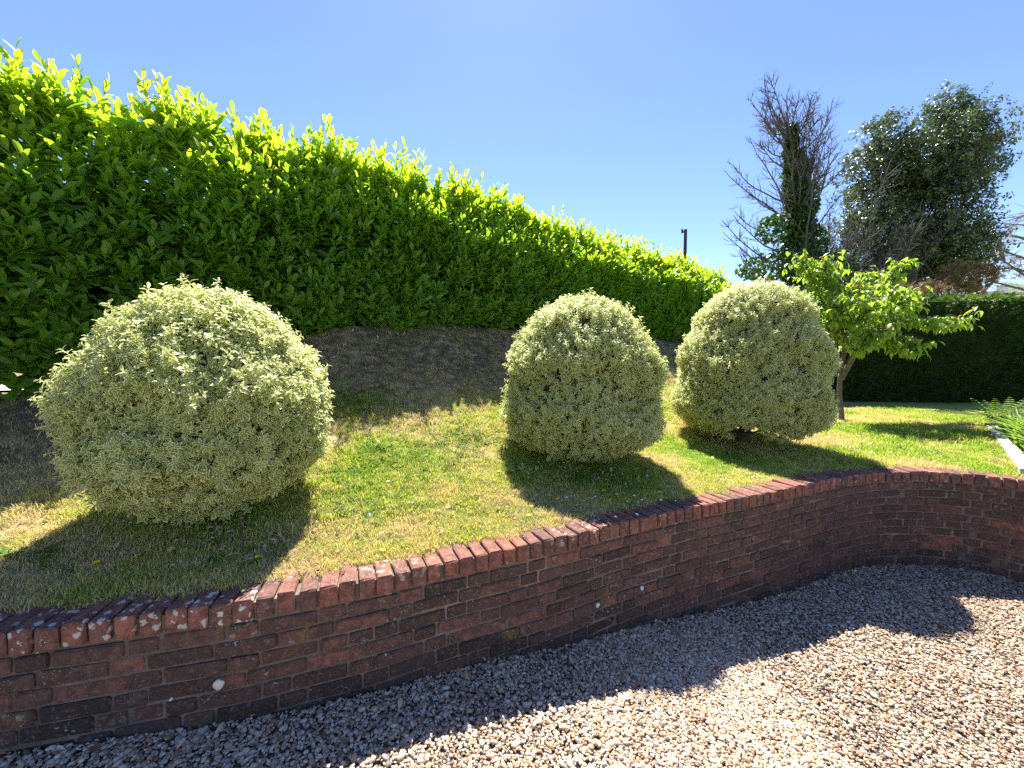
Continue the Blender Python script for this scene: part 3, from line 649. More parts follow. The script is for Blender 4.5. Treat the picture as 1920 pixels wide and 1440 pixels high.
pieces('leaf', LAU, P[sel], M[sel], S[sel], T[sel], hedge); scatter('foliage', LAU, P[m], M[m], S[m], T[m], hedge)
print('laurel leaves', len(P))
V = []; F = []; n = 60  # solid dark core added inside the foliage to block the sun
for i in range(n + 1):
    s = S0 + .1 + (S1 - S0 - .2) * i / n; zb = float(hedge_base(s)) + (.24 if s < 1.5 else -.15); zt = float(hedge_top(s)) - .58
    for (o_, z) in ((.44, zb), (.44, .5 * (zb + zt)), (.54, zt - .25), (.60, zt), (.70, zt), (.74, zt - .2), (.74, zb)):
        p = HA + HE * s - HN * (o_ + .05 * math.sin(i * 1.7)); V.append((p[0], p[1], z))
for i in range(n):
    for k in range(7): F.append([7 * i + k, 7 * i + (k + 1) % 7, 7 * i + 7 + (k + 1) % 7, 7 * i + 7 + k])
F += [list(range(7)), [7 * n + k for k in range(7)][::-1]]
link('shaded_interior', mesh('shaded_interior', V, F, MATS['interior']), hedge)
for k in range(34):                            # stems at the foot
    s = S0 + .2 + (S1 - S0 - .4) * k / 33 + rr.uniform(-.1, .1); o_ = rr.uniform(.25, .7); p = HA + HE * s - HN * o_; zb = float(ground_z([p[0]], [p[1]])[0]); b = MB()
    b.tube([(p[0], p[1], zb - .1), (p[0] + rr.normal(0, .04), p[1], zb + .25), (p[0] + rr.normal(0, .1), p[1] + rr.normal(0, .1), zb + .7)], [.05, .038, .03], 7); link('stem', b.mesh('stem', MATS['bark']), hedge)

# ------------------------------------------------------------------ dark clipped hedge at the far end of the lawn
def spray_mesh(seed, name, mat, L=.16, fan=9):
    rr = np.random.default_rng(seed); b = MB()
    for k in range(fan):
        f = k / (fan - 1); sd = 1 if k % 2 else -1; y0 = L * .75 * f; l = L * (.55 - .35 * f) * rr.uniform(.8, 1.2); a = sd * R(rr.uniform(28, 55)) * (1 - .4 * f)
        V, F, UV = leaf_geo(l, l * .22, 2, .1, .4, 0, seed + k); M = frames(np.array([[math.sin(a), math.cos(a), rr.uniform(-.25, .25)]]), np.array([[0, 0, 1.]]))[0]
        b.add(V @ M.T + np.array([0, y0, 0]), F, UV)
    V, F, UV = leaf_geo(L, L * .10, 3, .1, .3); b.add(V, F, UV); return b.mesh(name, mat)
CYP = [spray_mesh(k, 'spray', MATS['cypress']) for k in range(6)]
FX0, FX1, FY0, FY1 = 5.0, 19.0, 11.9, 10.6      # front line of the far hedge
def far_y(x): return FY0 + (FY1 - FY0) * (x - FX0) / (FX1 - FX0)
FTOP = float(at_y(1750, 558, far_y(12.0))[2])
fh = empty('cypress_hedge', (12, far_y(12) + .6, .6), 'dark flat-topped clipped hedge closing the far end of the lawn', 'hedge')
rr = np.random.default_rng(23); n = 7500; x = rr.uniform(FX0, FX1, n); z0 = ground_z(x, far_y(x)); w = rr.uniform(0, 1, n); z = z0 + (FTOP - z0) * w
y = far_y(x) + .10 * (fbm(x * 1.2, z * 1.2, 1, 4, 3) - .5) * 3 + .12 * sstep(.8, 1, w) + rr.uniform(-.02, .1, n)
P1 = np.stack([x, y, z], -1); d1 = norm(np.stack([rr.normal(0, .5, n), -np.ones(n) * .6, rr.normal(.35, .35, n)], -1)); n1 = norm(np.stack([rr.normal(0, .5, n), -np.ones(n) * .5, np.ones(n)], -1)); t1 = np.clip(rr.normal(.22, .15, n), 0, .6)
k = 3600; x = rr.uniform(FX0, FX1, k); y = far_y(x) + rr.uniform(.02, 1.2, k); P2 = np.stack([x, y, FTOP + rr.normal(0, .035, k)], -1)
d2 = norm(np.stack([rr.normal(0, .6, k), rr.normal(-.25, .5, k), rr.uniform(.3, 1, k)], -1)); n2 = norm(rr.normal(0, .5, (k, 3)) + np.array([0, -.6, .6])); t2 = np.clip(rr.normal(.85, .14, k), 0, 1)  # top sprays coloured brighter to stand for the sunlit rim
P = np.concatenate([P1, P2]); M = frames(np.concatenate([d1, d2]), np.concatenate([n1, n2])); T = np.concatenate([t1, t2])
scatter('foliage', CYP, P, M, np.concatenate([rr.uniform(.8, 1.6, n), rr.uniform(.6, 1.15, k)]), T, fh)
b = MB(); b.add([(FX0, far_y(FX0) + .18, .2), (FX1, far_y(FX1) + .18, .2), (FX1, far_y(FX1) + 1.15, .2), (FX0, far_y(FX0) + 1.15, .2), (FX0, far_y(FX0) + .24, FTOP - .08), (FX1, far_y(FX1) + .24, FTOP - .08), (FX1, far_y(FX1) + 1.1, FTOP - .08), (FX0, far_y(FX0) + 1.1, FTOP - .08)],
      [[0, 3, 2, 1], [4, 5, 6, 7], [0, 1, 5, 4], [1, 2, 6, 5], [2, 3, 7, 6], [3, 0, 4, 7]]); link('shaded_interior', b.mesh('shaded_interior', MATS['interior'], False), fh)

# ------------------------------------------------------------------ young cherry tree
CD = 7.5; cb = at_y(1578, 785, CD); cz = float(ground_z([cb[0]], [CD])[0])
cherry = empty('cherry_tree', (cb[0], CD, cz), 'young cherry tree with drooping yellow-green leaves behind the tallest shrub', 'tree')
def cp(u, v, dy=0.): return at_y(u, v, CD + dy)
b = MB(); b.tube(curve([(cb[0] + .02, CD, cz - .15), cp(1577, 770), cp(1574, 735), cp(1576, 700)], 5), np.linspace(.048, .036, 16), 10); link('trunk', b.mesh('trunk', MATS['cherry_bark']), cherry)
limbs = [[(1576, 702, 0), (1568, 650, .1), (1556, 600, .2), (1530, 540, .3), (1506, 485, .35)],
         [(1576, 705, 0), (1582, 640, -.1), (1570, 580, -.1), (1556, 530, 0), (1540, 490, .1)],
         [(1577, 710, 0), (1603, 650, .1), (1618, 600, .2), (1650, 545, .2), (1690, 492, .15)],
         [(1576, 704, 0), (1590, 630, .4), (1610, 570, .6), (1620, 530, .7), (1640, 515, .8)],
         [(1578, 712, 0), (1612, 655, -.2), (1655, 618, -.35), (1700, 602, -.4), (1760, 612, -.45), (1806, 600, -.5)],
         [(1612, 655, -.2), (1650, 640, -.4), (1685, 640, -.55), (1705, 662, -.6)],
         [(1600, 655, .1), (1640, 605, -.1), (1672, 575, -.3), (1690, 560, -.4)],
         [(1568, 650, .1), (1580, 590, .5), (1600, 555, .9), (1625, 545, 1.1)],
         [(1590, 630, .4), (1630, 585, .7), (1668, 560, .9)],
         [(1577, 708, 0), (1600, 665, -.4), (1630, 630, -.7), (1665, 622, -.8)],
         [(1582, 640, -.1), (1605, 600, -.5), (1640, 570, -.6), (1690, 545, -.5)],
         [(1568, 650, .1), (1565, 610, -.3), (1585, 565, -.5), (1610, 540, -.4)],
         [(1603, 650, .1), (1650, 600, .5), (1690, 575, .6), (1700, 585, .6)]]
CHL = leaf_variants('leaf', MATS['cherry'], 6, .14, .06, rows=4, fold=.3, curl=.9, widest=.42); BRL = leaf_variants('bronze_leaf', MATS['bronze'], 3, .10, .036, rows=4, fold=.35, curl=1.0, widest=.42)
rr = np.random.default_rng(31); LP, LD, LN, LT = [], [], [], []; BP, BD, BN = [], [], []
for li, lm in enumerate(limbs):
    pts = curve([cp(*q) for q in lm], 6); r0 = .036 if li < 5 else .022; b = MB(); b.tube(pts, np.linspace(r0, .006, len(pts)), 6)
    for j in range(2, len(pts)):
        f = j / len(pts)
        if f < .28: continue
        for tw in range(5):
            a = rr.uniform(0, 6.28); el = rr.uniform(-.2, .7); dv = np.array([math.cos(a) * math.cos(el), math.sin(a) * math.cos(el), math.sin(el)]) * rr.uniform(.16, .40); q = [pts[j], pts[j] + dv * .6 + np.array([0, 0, .03]), pts[j] + dv + np.array([0, 0, -.02])]
            if li >= 4 and rr.uniform() < .3: continue
            b.tube(q, [.006, .004, .002], 4)
            for k in range(6):
                g = rr.uniform(.15, 1.05); pp = q[0] + (q[2] - q[0]) * g; oa = rr.uniform(0, 6.28); ld = np.array([math.cos(oa), math.sin(oa), rr.uniform(-1.1, .05)])
                LP.append(pp); LD.append(ld); LN.append(np.array([math.cos(oa) * .5, math.sin(oa) * .5, 1.])); LT.append(np.clip(rr.normal(.45, .2) + .25 * (g - .5), 0, 1))
    for k in range(6):
        oa = rr.uniform(0, 6.28); BP.append(pts[-1] + rr.normal(0, .03, 3)); BD.append(np.array([math.cos(oa), math.sin(oa), rr.uniform(-.4, .8)])); BN.append(np.array([0, 0, 1.]))
    link('branch', b.mesh('branch', MATS['cherry_bark']), cherry)
LP = np.array(LP); M = frames(np.array(LD), np.array(LN) + rr.normal(0, .2, (len(LP), 3))); S = rr.uniform(.75, 1.15, len(LP)); LT = np.array(LT)
sel = biggest(LP, LT, 300, rr.uniform(0, .6, len(LP))); m = np.ones(len(LP), dtype=bool); m[sel] = False
pieces('leaf', CHL, LP[sel], M[sel], S[sel], LT[sel], cherry); scatter('foliage', CHL, LP[m], M[m], S[m], LT[m], cherry)
BP = np.array(BP); pieces('bronze_leaf', BRL, BP, frames(np.array(BD), np.array(BN)), rr.uniform(.7, 1.1, len(BP)), rr.uniform(0, 1, len(BP)), cherry); print('cherry leaves', len(LP))

# ------------------------------------------------------------------ trees beyond the hedges
def wander(p, d, L, n, up, jit, rr):
    pts = [np.array(p)]; d = norm(d)
    for k in range(n): d = norm(d + np.array([0, 0, up]) + rr.normal(0, jit, 3)); pts.append(pts[-1] + d * L / n)
    return np.array(pts)
def bare_branch(b, p, d, L, r, rr, up=.12, twigs=14, tl=.9):
    pts = wander(p, d, L, 9, up, .07, rr); b.tube(pts, np.linspace(r, r * .25, len(pts)), 5)
    for k in range(twigs):
        f = rr.uniform(.15, 1); i = min(len(pts) - 2, int(f * (len(pts) - 1))); q = pts[i] + (pts[i + 1] - pts[i]) * rr.uniform()
        dd = norm(pts[i + 1] - pts[i]); sd = norm(np.cross(dd, rr.normal(0, 1, 3))); tp = wander(q, dd * .8 + sd * .75, tl * rr.uniform(.4, 1.1) * (1.15 - .5 * f), 5, .08, .12, rr)
        b.tube(tp, np.linspace(.014, .006, len(tp)), 3)
        for j in range(2):
            e = wander(tp[rr.integers(1, 4)], norm(tp[-1] - tp[0]) + rr.normal(0, .6, 3), tl * rr.uniform(.2, .45), 3, .08, .1, rr); b.tube(e, np.linspace(.009, .005, len(e)), 3)
TD = 16.0; tb = at_y(1500, 560, TD)
dead = empty('dead_tree', (tb[0], TD, .55), 'bare dead tree with ivy climbing its trunk, rising above the hedges', 'tree')
tp = curve([(tb[0], TD, .4), at_y(1500, 520, TD), at_y(1494, 400, TD), at_y(1488, 300, TD), at_y(1482, 260, TD), at_y(1474, 210, TD)], 8)
b = MB(); b.tube(tp, np.linspace(.30, .02, len(tp)), 8); link('trunk', b.mesh('trunk', MATS['dead']), dead)
rr = np.random.default_rng(41)
for k in range(70):
    f = .08 + .84 * rr.uniform() ** 1.35; i = int(f * (len(tp) - 1)); p = tp[i]; a = rr.uniform(0, 6.283); hz = (p[2] - .5) / 12.6
    L = (1.1 + 3.8 * (1 - hz) ** .8) * rr.uniform(.65, 1.1) * (1.12 if math.cos(a) < 0 else .7); el = rr.uniform(-.15, .35) + .75 * hz ** 2
    b = MB(); bare_branch(b, p, np.array([math.cos(a) * math.cos(el), math.sin(a) * math.cos(el), math.sin(el)]), L, .045 * (1.2 - .6 * hz), rr, .085, 15, .8); link('branch', b.mesh('branch', MATS['dead']), dead)
for (u, v) in [(1505, 350), (1515, 370), (1510, 330), (1520, 400)]:
    for k in range(2):
        b = MB(); bare_branch(b, at_y(u, v, TD + rr.uniform(-.3, .3)), np.array([rr.uniform(.1, .5), rr.normal(0, .3), 1.]), rr.uniform(2, 3), .035, rr, .1, 14, .8); link('branch', b.mesh('branch', MATS['dead']), dead)
IVY = leaf_variants('ivy_leaf', MATS['ivy'], 4, .16, .14, rows=2, fold=.2, curl=.5, widest=.35)
Pv = []
for (u, v, ru, rv, n) in [(1494, 480, 30, 60, 1400), (1500, 420, 24, 60, 1500), (1492, 340, 20, 60, 1300), (1484, 280, 11, 50, 620), (1452, 430, 30, 26, 420), (1450, 500, 60, 24, 900), (1524, 370, 10, 30, 250), (1530, 470, 18, 50, 600), (1560, 510, 40, 40, 700)]:
    for _ in range(n):
        w_ = norm(rr.normal(0, 1, 3)) * rr.uniform(.55, 1.02) ** .5; c = at_y(u, v, TD); q = TD / FPX; Pv.append(c + np.array([w_[0] * ru * q, w_[1] * ru * q, w_[2] * rv * q]))
Pv = np.array(Pv); n = len(Pv); scatter('ivy', IVY, Pv, frames(norm(rr.normal(0, 1, (n, 3)) + np.array([0, -.3, -.5])), rr.normal(0, .6, (n, 3)) + np.array([0, -.6, .7])), rr.uniform(.7, 1.3, n), rr.uniform(0, 1, n), dead)

sb = at_y(1590, 560, 16.8); twig = empty('bare_thicket', (sb[0], 16.8, .5), 'grey leafless twiggy thicket between the ivy-clad tree and the leafy tree', 'tree')
for k in range(64):
    b = MB(); u = rr.uniform(1535, 1645); p = at_y(u, 560, 16.8 + rr.uniform(-.6, .6)); p[2] = rr.uniform(.5, 3.5); bare_branch(b, p, np.array([rr.normal(0, .35), rr.normal(0, .3), 1.]), rr.uniform(3.4, 6.2) - .012 * abs(u - 1590), .04, rr, .02, 20, 1.1); link('branch', b.mesh('branch', MATS['dead']), twig)

def twig_mesh(seed):
    rr = np.random.default_rng(seed); b = MB(); b.tube([(0, 0, -.12), (0, 0, .18)], [.006, .003], 3)
    for k in range(9):
        a = k * 2.4; el = rr.uniform(-.7, .6); d = np.array([math.cos(a) * math.cos(el), math.sin(a) * math.cos(el), math.sin(el)])
        V, F, UV = leaf_geo(.115 * rr.uniform(.8, 1.2), .075, 2, .2, .5, 0, seed + k, .42); Mx = frames(d[None], rr.normal(0, .5, (1, 3)) + np.array([[0, 0, 1.]]))[0]; b.add(V @ Mx.T + np.array([0, 0, rr.uniform(-.12, .2)]) + d * .03, F, UV)
    return b.mesh('leaf_spray', MATS['poplar'])
TW = [twig_mesh(k) for k in range(6)]
PD = 18.0; pb = at_y(1712, 560, PD); pop = empty('leafy_tree', (pb[0], PD, .5), 'large grey-green leafy tree standing beyond the far hedge', 'tree')
lobes = [(1770, 300, 80, 105, 1.0), (1655, 320, 62, 98, 1.0), (1720, 420, 105, 105, 1.0), (1800, 240, 45, 55, .7), (1835, 300, 42, 60, .45), (1770, 220, 32, 45, .6), (1650, 250, 30, 35, .5), (1850, 355, 45, 40, .25), (1640, 440, 60, 80, .8), (1790, 470, 70, 60, .9), (1875, 330, 25, 18, .15), (1590, 470, 50, 70, .55), (1680, 510, 100, 45, 1.0), (1620, 400, 45, 60, .5), (1790, 525, 60, 30, .8)]
rr = np.random.default_rng(51); q = PD / FPX; Pv = []; Nv = []
for (u, v, ru, rv, dn) in lobes:
    n = int(ru * rv * .20 * dn) + 20; w_ = norm(rr.normal(0, 1, (n, 3))) * (rr.uniform(0, 1, n) ** .42)[:, None]; w_ *= (1 + .25 * (rr.uniform(0, 1, n) - .5))[:, None]
    c = at_y(u, v, PD + rr.uniform(-.6, .6)); Pv.append(c + w_ * np.array([ru, (ru + rv) * .45, rv]) * q); Nv.append(w_)
Pv = np.concatenate(Pv); keepm = fbm(Pv[:, 0] + Pv[:, 1] * .7, Pv[:, 2], 1.1, 61, 3) > .43; Pv = Pv[keepm]; Nv = np.concatenate(Nv)[keepm]; n = len(Pv)
scatter('crown', TW, Pv, frames_z(norm(Nv + rr.normal(0, .5, (n, 3)) + np.array([.25, 0, .3])), rr.uniform(0, 6.28, n)), rr.uniform(.8, 1.35, n), rr.uniform(0, 1, n), pop); print('crown', n)
b = MB(); tpt = curve([(pb[0], PD, .3), at_y(1710, 520, PD), at_y(1712, 430, PD), at_y(1735, 330, PD), at_y(1770, 210, PD)], 7); b.tube(tpt, np.linspace(.22, .03, len(tpt)), 8); link('trunk', b.mesh('trunk', MATS['dead']), pop)
for (u, v, ru, rv, dn) in lobes:
    for k in range(3):
        st = tpt[rr.integers(6, 20)]; e = at_y(u + rr.uniform(-.6, .6) * ru, v + rr.uniform(-.7, .5) * rv, PD + rr.uniform(-1, 1)); b = MB(); pts = curve([st, .5 * (st + e) + np.array([0, 0, -.2]), e], 5); b.tube(pts, np.linspace(.06, .012, len(pts)), 5); link('branch', b.mesh('branch', MATS['dead']), pop)

# browning conifer at the right edge, low conifer behind the hedge
BRS = [spray_mesh(90 + k, 'needle_spray', MATS['browncon'], .34, 11) for k in range(4)]
GD = 21.0; gb = at_y(1968, 560, GD); gold = empty('browning_conifer', (gb[0], GD, .4), 'thin dying conifer with rusty brown needles at the right edge', 'tree')
b = MB(); pts = curve([(gb[0], GD, .3), at_y(1965, 480, GD), at_y(1975, 380, GD), at_y(1985, 290, GD)], 6); b.tube(pts, np.linspace(.24, .05, len(pts)), 8); link('trunk', b.mesh('trunk', MATS['dead']), gold)
rr = np.random.default_rng(61); SP, SD = [], []
for path in [[(1966, 540), (1915, 512), (1880, 488), (1848, 474)], [(1967, 470), (1915, 446), (1870, 438), (1845, 440)], [(1967, 500), (1915, 482), (1880, 470), (1858, 462)], [(1966, 556), (1900, 538), (1850, 527), (1822, 532)], [(1882, 489), (1876, 462), (1879, 430)], [(1970, 440), (1930, 424), (1890, 420)], [(1966, 530), (1910, 505), (1870, 505), (1850, 512)], [(1975, 400), (1940, 396), (1905, 412)]]:
    dy = rr.uniform(-.6, .6); pts = curve([at_y(u, v, GD + dy * k) for k, (u, v) in enumerate(path)], 6); b = MB(); b.tube(pts, np.linspace(.075, .014, len(pts)), 5)
    for j in range(3, len(pts)):
        for k in range(3):
            e = wander(pts[j], np.array([rr.normal(-.4, .6), rr.normal(0, .6), rr.normal(.0, .3)]), rr.uniform(.4, 1.1), 4, -.02, .12, rr); b.tube(e, np.linspace(.013, .006, 5), 3)
            for m_ in range(1): SP.append(e[rr.integers(1, 5)] + rr.normal(0, .05, 3)); SD.append(norm(e[-1] - e[0]) + rr.normal(0, .3, 3))
    link('bough', b.mesh('bough', MATS['dead']), gold)
SP = np.array(SP); n = len(SP); scatter('needles', BRS, SP, frames(np.array(SD), rr.normal(0, .4, (n, 3)) + np.array([0, 0, 1.])), rr.uniform(.5, 1.0, n), np.clip(rr.normal(.85, .15, n), 0, 1), gold)
LD_ = 14.5; lb = at_y(1770, 560, LD_); low = empty('low_conifer', (lb[0], LD_, .5), 'low olive-brown conifer peeping over the far hedge', 'shrub'); Pv = []
for (u, v, ru, rv, n) in [(1830, 522, 34, 26, 330), (1770, 545, 36, 14, 200), (1715, 545, 40, 12, 220), (1790, 515, 20, 20, 140), (1760, 600, 110, 50, 260)]:
    for _ in range(n): w_ = norm(rr.normal(0, 1, 3)) * rr.uniform(.4, 1.05) ** .5; Pv.append(at_y(u, v, LD_) + w_ * np.array([ru, ru, rv]) * LD_ / FPX)
Pv = np.array(Pv); n = len(Pv); scatter('foliage', BRS, Pv, frames(rr.normal(0, .6, (n, 3)) + np.array([0, -.2, .5]), rr.normal(0, .5, (n, 3)) + np.array([0, -.5, .8])), rr.uniform(.45, .85, n), np.clip(.25 + (Pv[:, 0] - Pv[:, 0].min()) / np.ptp(Pv[:, 0]) * .5 + rr.normal(0, .2, n), 0, 1), low)
for k in range(8):
    b = MB(); e = Pv[rr.integers(0, n)]; pts = curve([(lb[0], LD_, .4), .5 * (np.array([lb[0], LD_, .4]) + e) + np.array([0, 0, .3]), e], 5); b.tube(pts, np.linspace(.07, .012, len(pts)), 5); link('branch', b.mesh('branch', MATS['dead']), low)

# utility pole behind the laurel hedge
UD = 20.0; ub = at_y(1284, 500, UD); utop = at_y(1284, 430, UD)[2]; pole = empty('utility_pole', (ub[0], UD, .5), 'dark wooden utility pole rising behind the laurel hedge', 'pole')
pm = plain('dark_pole_timber', (.06, .045, .04), .9, .2, 12, .4); b = MB(); b.tube([(ub[0], UD, .3), (ub[0], UD, utop - .05), (ub[0], UD, utop)], [.10, .075, .068], 12); link('post', b.mesh('post', pm), pole)
b = MB(); b.box((ub[0] - .18, UD - .05, utop - .12), (.08, .08, .16)); b.tube([(ub[0] - .2, UD - .05, utop - .05), (ub[0] - .2, UD - .05, utop + .02)], [.03, .02], 6); b.box((ub[0] - .1, UD - .05, utop - .14), (.12, .05, .05)); link('insulator', b.mesh('insulator', pm, False), pole)

# house roof beyond the hedge at the right edge
hd = 32.0; h0 = at_y(1862, 548, hd); zr = at_y(1900, 534, hd)[2]; house = empty('house', (h0[0] + 5, hd + 3, .5), 'house beyond the far hedge of which only the dark roof edge shows', 'house')
b = MB(); b.box((h0[0] + 5, hd + 3.4, zr / 2 - .55), (9.4, 6, zr - .9)); link('wall', b.mesh('wall', plain('house_render', (.70, .68, .64), .85, .2, 4, .08), False), house)
b = MB(); x0 = h0[0]; b.add([(x0, hd, zr - 1.0), (x0 + 10, hd, zr - 1.0), (x0 + 10, hd + 3.4, zr + .5), (x0, hd + 3.4, zr - .1), (x0, hd + 6.8, zr - 1.0), (x0 + 10, hd + 6.8, zr - 1.0), (x0, hd, zr - 1.2), (x0 + 10, hd, zr - 1.2), (x0 + 10, hd + 6.8, zr - 1.2), (x0, hd + 6.8, zr - 1.2)],
      [[0, 1, 2, 3], [3, 2, 5, 4], [0, 6, 7, 1], [4, 5, 8, 9], [0, 3, 4, 9, 6], [1, 7, 8, 5, 2], [6, 9, 8, 7]]); rf = link('roof', b.mesh('roof', plain('dark_roof_tile', (.07, .055, .055), .8, .3, 6, .4), False), house)
b = MB(); b.box((x0 + 1.5, hd + 2.6, zr + .35), (.4, .4, 1.2)); link('chimney', b.mesh('chimney', plain('chimney_brick', (.16, .1, .09), .9, .2, 10, .3), False), rf)
b = MB(); b.box((x0 + 2.6, hd + 1.0, zr - .15), (1.3, .8, .7)); link('dormer', b.mesh('dormer', plain('white_board', (.78, .77, .74), .6, .3), False), rf)

# ------------------------------------------------------------------ flower bed at the right: edging, soil, ferns, strap-leaved plants
e0 = at_z(1846, 796, .62)[:2]; e1 = at_z(1912, 884, .62)[:2]; ed = norm(e1 - e0); en = np.array([-ed[1], ed[0]])
if en[0] < 0: en = -en
edging = empty('concrete_edging', (*(.5 * (e0 + e1)), .58), 'pale straight edging kerb between lawn and flower bed at the right', 'kerb'); conc = plain('pale_edging_stone', (.36, .33, .30), .85, .2, 25, .25)
Lt = float(np.linalg.norm(e1 - e0)); nk = 4
for k in range(nk):
    c = e0 + ed * Lt * (k + .5) / nk + en * .06; b = MB(); b.box((c[0], c[1], .585), (Lt / nk - .008, .115, .13), math.atan2(ed[1], ed[0])); me = b.mesh('kerb_stone', conc, False); link('kerb_stone', me, edging)
b = MB(); q0 = e0 + en * .13 - ed * 1.5; q1 = e1 + en * .13 + ed * .5; pts = []
for k in range(13):
    c = q0 + (q1 - q0) * k / 12
    for o_ in (0, .8, 1.6, 3.2): pp = c + en * o_; pts.append((pp[0], pp[1], .615 + .03 * rng.normal() * (o_ > 0)))
b.add(pts, [[4 * k + j, 4 * k + j + 1, 4 * k + j + 5, 4 * k + j + 4] for k in range(12) for j in range(3)])
tag(link('flower_bed', b.mesh('flower_bed', plain('bed_soil', (.055, .038, .028), .95, .1, 30, .5))), kind='structure')
def strap_leaf(L, rr):
    a = rr.uniform(0, 6.28); el = rr.uniform(1.1, 1.5); d = np.array([math.cos(a), math.sin(a), 0]); V = []; F = []; sd = np.array([-d[1], d[0], 0]); p = np.array([0, 0, -.02]); n = 7; w0 = rr.uniform(.014, .021)
    for i in range(n + 1):
        f = i / n; w = w0 * (1 - f ** 2.5) + .0008; V += [p - sd * w + np.array([0, 0, w * .5]), p, p + sd * w + np.array([0, 0, w * .5])]; p = p + (d * math.cos(el) + np.array([0, 0, math.sin(el)])) * L / n; el -= rr.uniform(.12, .26)
    for i in range(n):
        for c in (0, 1): F.append([3 * i + c, 3 * i + c + 1, 3 * i + 4 + c, 3 * i + 3 + c])
    return mesh('strap_leaf', V, F, MATS['fern'])
rr = np.random.default_rng(71); STL = [strap_leaf(rr.uniform(.46, .68), rr) for _ in range(14)]
lily = [((1862, 820), 'strap-leaved plant beside the far half of the edging kerb, nearest the ferns'), ((1893, 838), 'arching strap-leaved clump at the middle of the edging kerb'), ((1916, 858), 'strap-leaved clump nearest the brick wall at the right edge'), ((1915, 812), 'strap-leaved clump at the back of the flower bed by the right edge')]
for (u, v), lab in lily:
    p = at_z(u, v, .62); p[:2] += en * .2; root = empty('strap_leaved_plant', (p[0], p[1], .6), lab, 'plant', 'strap-leaved plants in the flower bed')
    for k in range(52):
        o = bpy.data.objects.new('strap_leaf', STL[k % 14]); C.objects.link(o); o.parent = root; o.location = (rr.normal(.02, .06), rr.normal(0, .07), 0); o.rotation_euler = (0, 0, rr.uniform(0, 6.28)); o.scale = (rr.uniform(.85, 1.3),) * 3; o['tint'] = float(rr.uniform(.2, 1))
def frond(L, seed):
    rr = np.random.default_rng(seed); b = MB(); pts = []; p = np.zeros(3); el = 1.42
    for i in range(13): pts.append(p.copy()); p = p + np.array([0, math.cos(el), math.sin(el)]) * L / 12; el -= .06
    b.tube(pts, np.linspace(.004, .001, 13), 3)
    for i in range(2, 13):
        l = L * .26 * math.sin(math.pi * min(.97, (i + .5) / 13.5) ** .7) + .01
        for sd in (-1, 1): V, F, UV = leaf_geo(l, .028, 3, .1, .5, 0, i); Mx = frames(np.array([[sd, .45, .12]]), np.array([[0, -.3, 1.]]))[0]; b.add(V @ Mx.T + pts[i], F, UV)
    return b.mesh('frond', MATS['fern'])
FR = [frond(.55, k) for k in range(3)]
for (u, v, sc0, lab) in [(1850, 797, 1.05, 'dark upright fern at the far end of the edging kerb'), (1880, 800, 1.1, 'paler spreading fern just right of the upright fern')]:
    p = at_z(u, v, .62); p[:2] += en * .10; root = empty('fern', (p[0], p[1], .6), lab, 'fern', 'ferns in the flower bed')
    for k in range(9):
        o = bpy.data.objects.new('frond', FR[k % 3]); C.objects.link(o); o.parent = root; o.rotation_euler = (rr.uniform(-.15, .15), 0, k * .7 + rr.uniform(-.2, .2)); o.scale = (sc0 * rr.uniform(.75, 1.05),) * 3; o['tint'] = float(rr.uniform(.2, .8))

# ------------------------------------------------------------------ small things on the lawn and the drive
rr = np.random.default_rng(81)
def on_ground(u, v):                            # pixel -> point on the lawn
    d = ray(u, v); o = np.array([0, 0, EYE]); ts = np.linspace(1.2, 13, 330); P = o + d * ts[:, None]; g = ground_z(P[:, 0], P[:, 1]); i = int(np.argmax(P[:, 2] < g))
    if not (P[i, 2] < g[i]): q_ = at_y(u, v, 1.); t_ = ((HA + HN * rr.uniform(.12, .3)) @ HN) / (q_[:2] @ HN); x_, y_ = q_[:2] * t_; return np.array([x_, y_, float(ground_z([x_], [y_])[0])])
    return np.array([P[i, 0], P[i, 1], g[i]])
def flower(name, col, cen):
    b = MB(); b.tube([(0, 0, -.01), (0, 0, .022)], [.0015, .0012], 4)
    for k in range(11):
        a = k / 11 * 6.283; d = np.array([math.cos(a), math.sin(a), 0]); s_ = np.array([-d[1], d[0], 0]); b.add([np.array([0, 0, .022]) + s_ * .002, np.array([0, 0, .022]) - s_ * .002, d * .014 - s_ * .004 + np.array([0, 0, .027]), d * .014 + s_ * .004 + np.array([0, 0, .027])], [[0, 1, 2, 3]])
    for k in range(6): a = k * 1.047; b.add([(0, 0, .026), (.005 * math.cos(a), .005 * math.sin(a), .0265), (.005 * math.cos(a + 1.047), .005 * math.sin(a + 1.047), .0265)], [[0, 1, 2]])
    return b.mesh(name, col)
YF = flower('dandelion', plain('yellow_petal', (.75, .52, .01), .6, .3), None)
for (u, v) in [(183, 1064), (148, 1045), (275, 1048), (260, 1059), (322, 1042), (483, 1055), (449, 985), (995, 957), (993, 973), (1133, 927), (1155, 936), (1145, 945), (716, 1040), (1047, 945), (935, 893)]:
    p = on_ground(u, v); o = link('dandelion_flower', YF, None, None, p); o.scale = (1.1,) * 3; o.rotation_euler = (rr.normal(0, .2), rr.normal(0, .2), rr.uniform(0, 6)); tag(o, 'tiny yellow dandelion flower ' + ('in the shadow of the leftmost shrub' if u < 600 else 'by the coping, left of the middle shrub' if u < 1020 else 'in the shadow of the middle shrub'), 'flower', 'yellow flowers dotted in the lawn')
WF = [flower('daisy', plain('white_petal', (.78, .78, .76), .6, .3), None)]
Pd = [on_ground(rr.normal(1120, 80), rr.normal(925, 22)) for _ in range(70)] + [on_ground(rr.uniform(640, 1000), rr.uniform(820, 1000)) for _ in range(26)] + [on_ground(rr.uniform(1330, 1800), rr.uniform(830, 865)) for _ in range(45)]
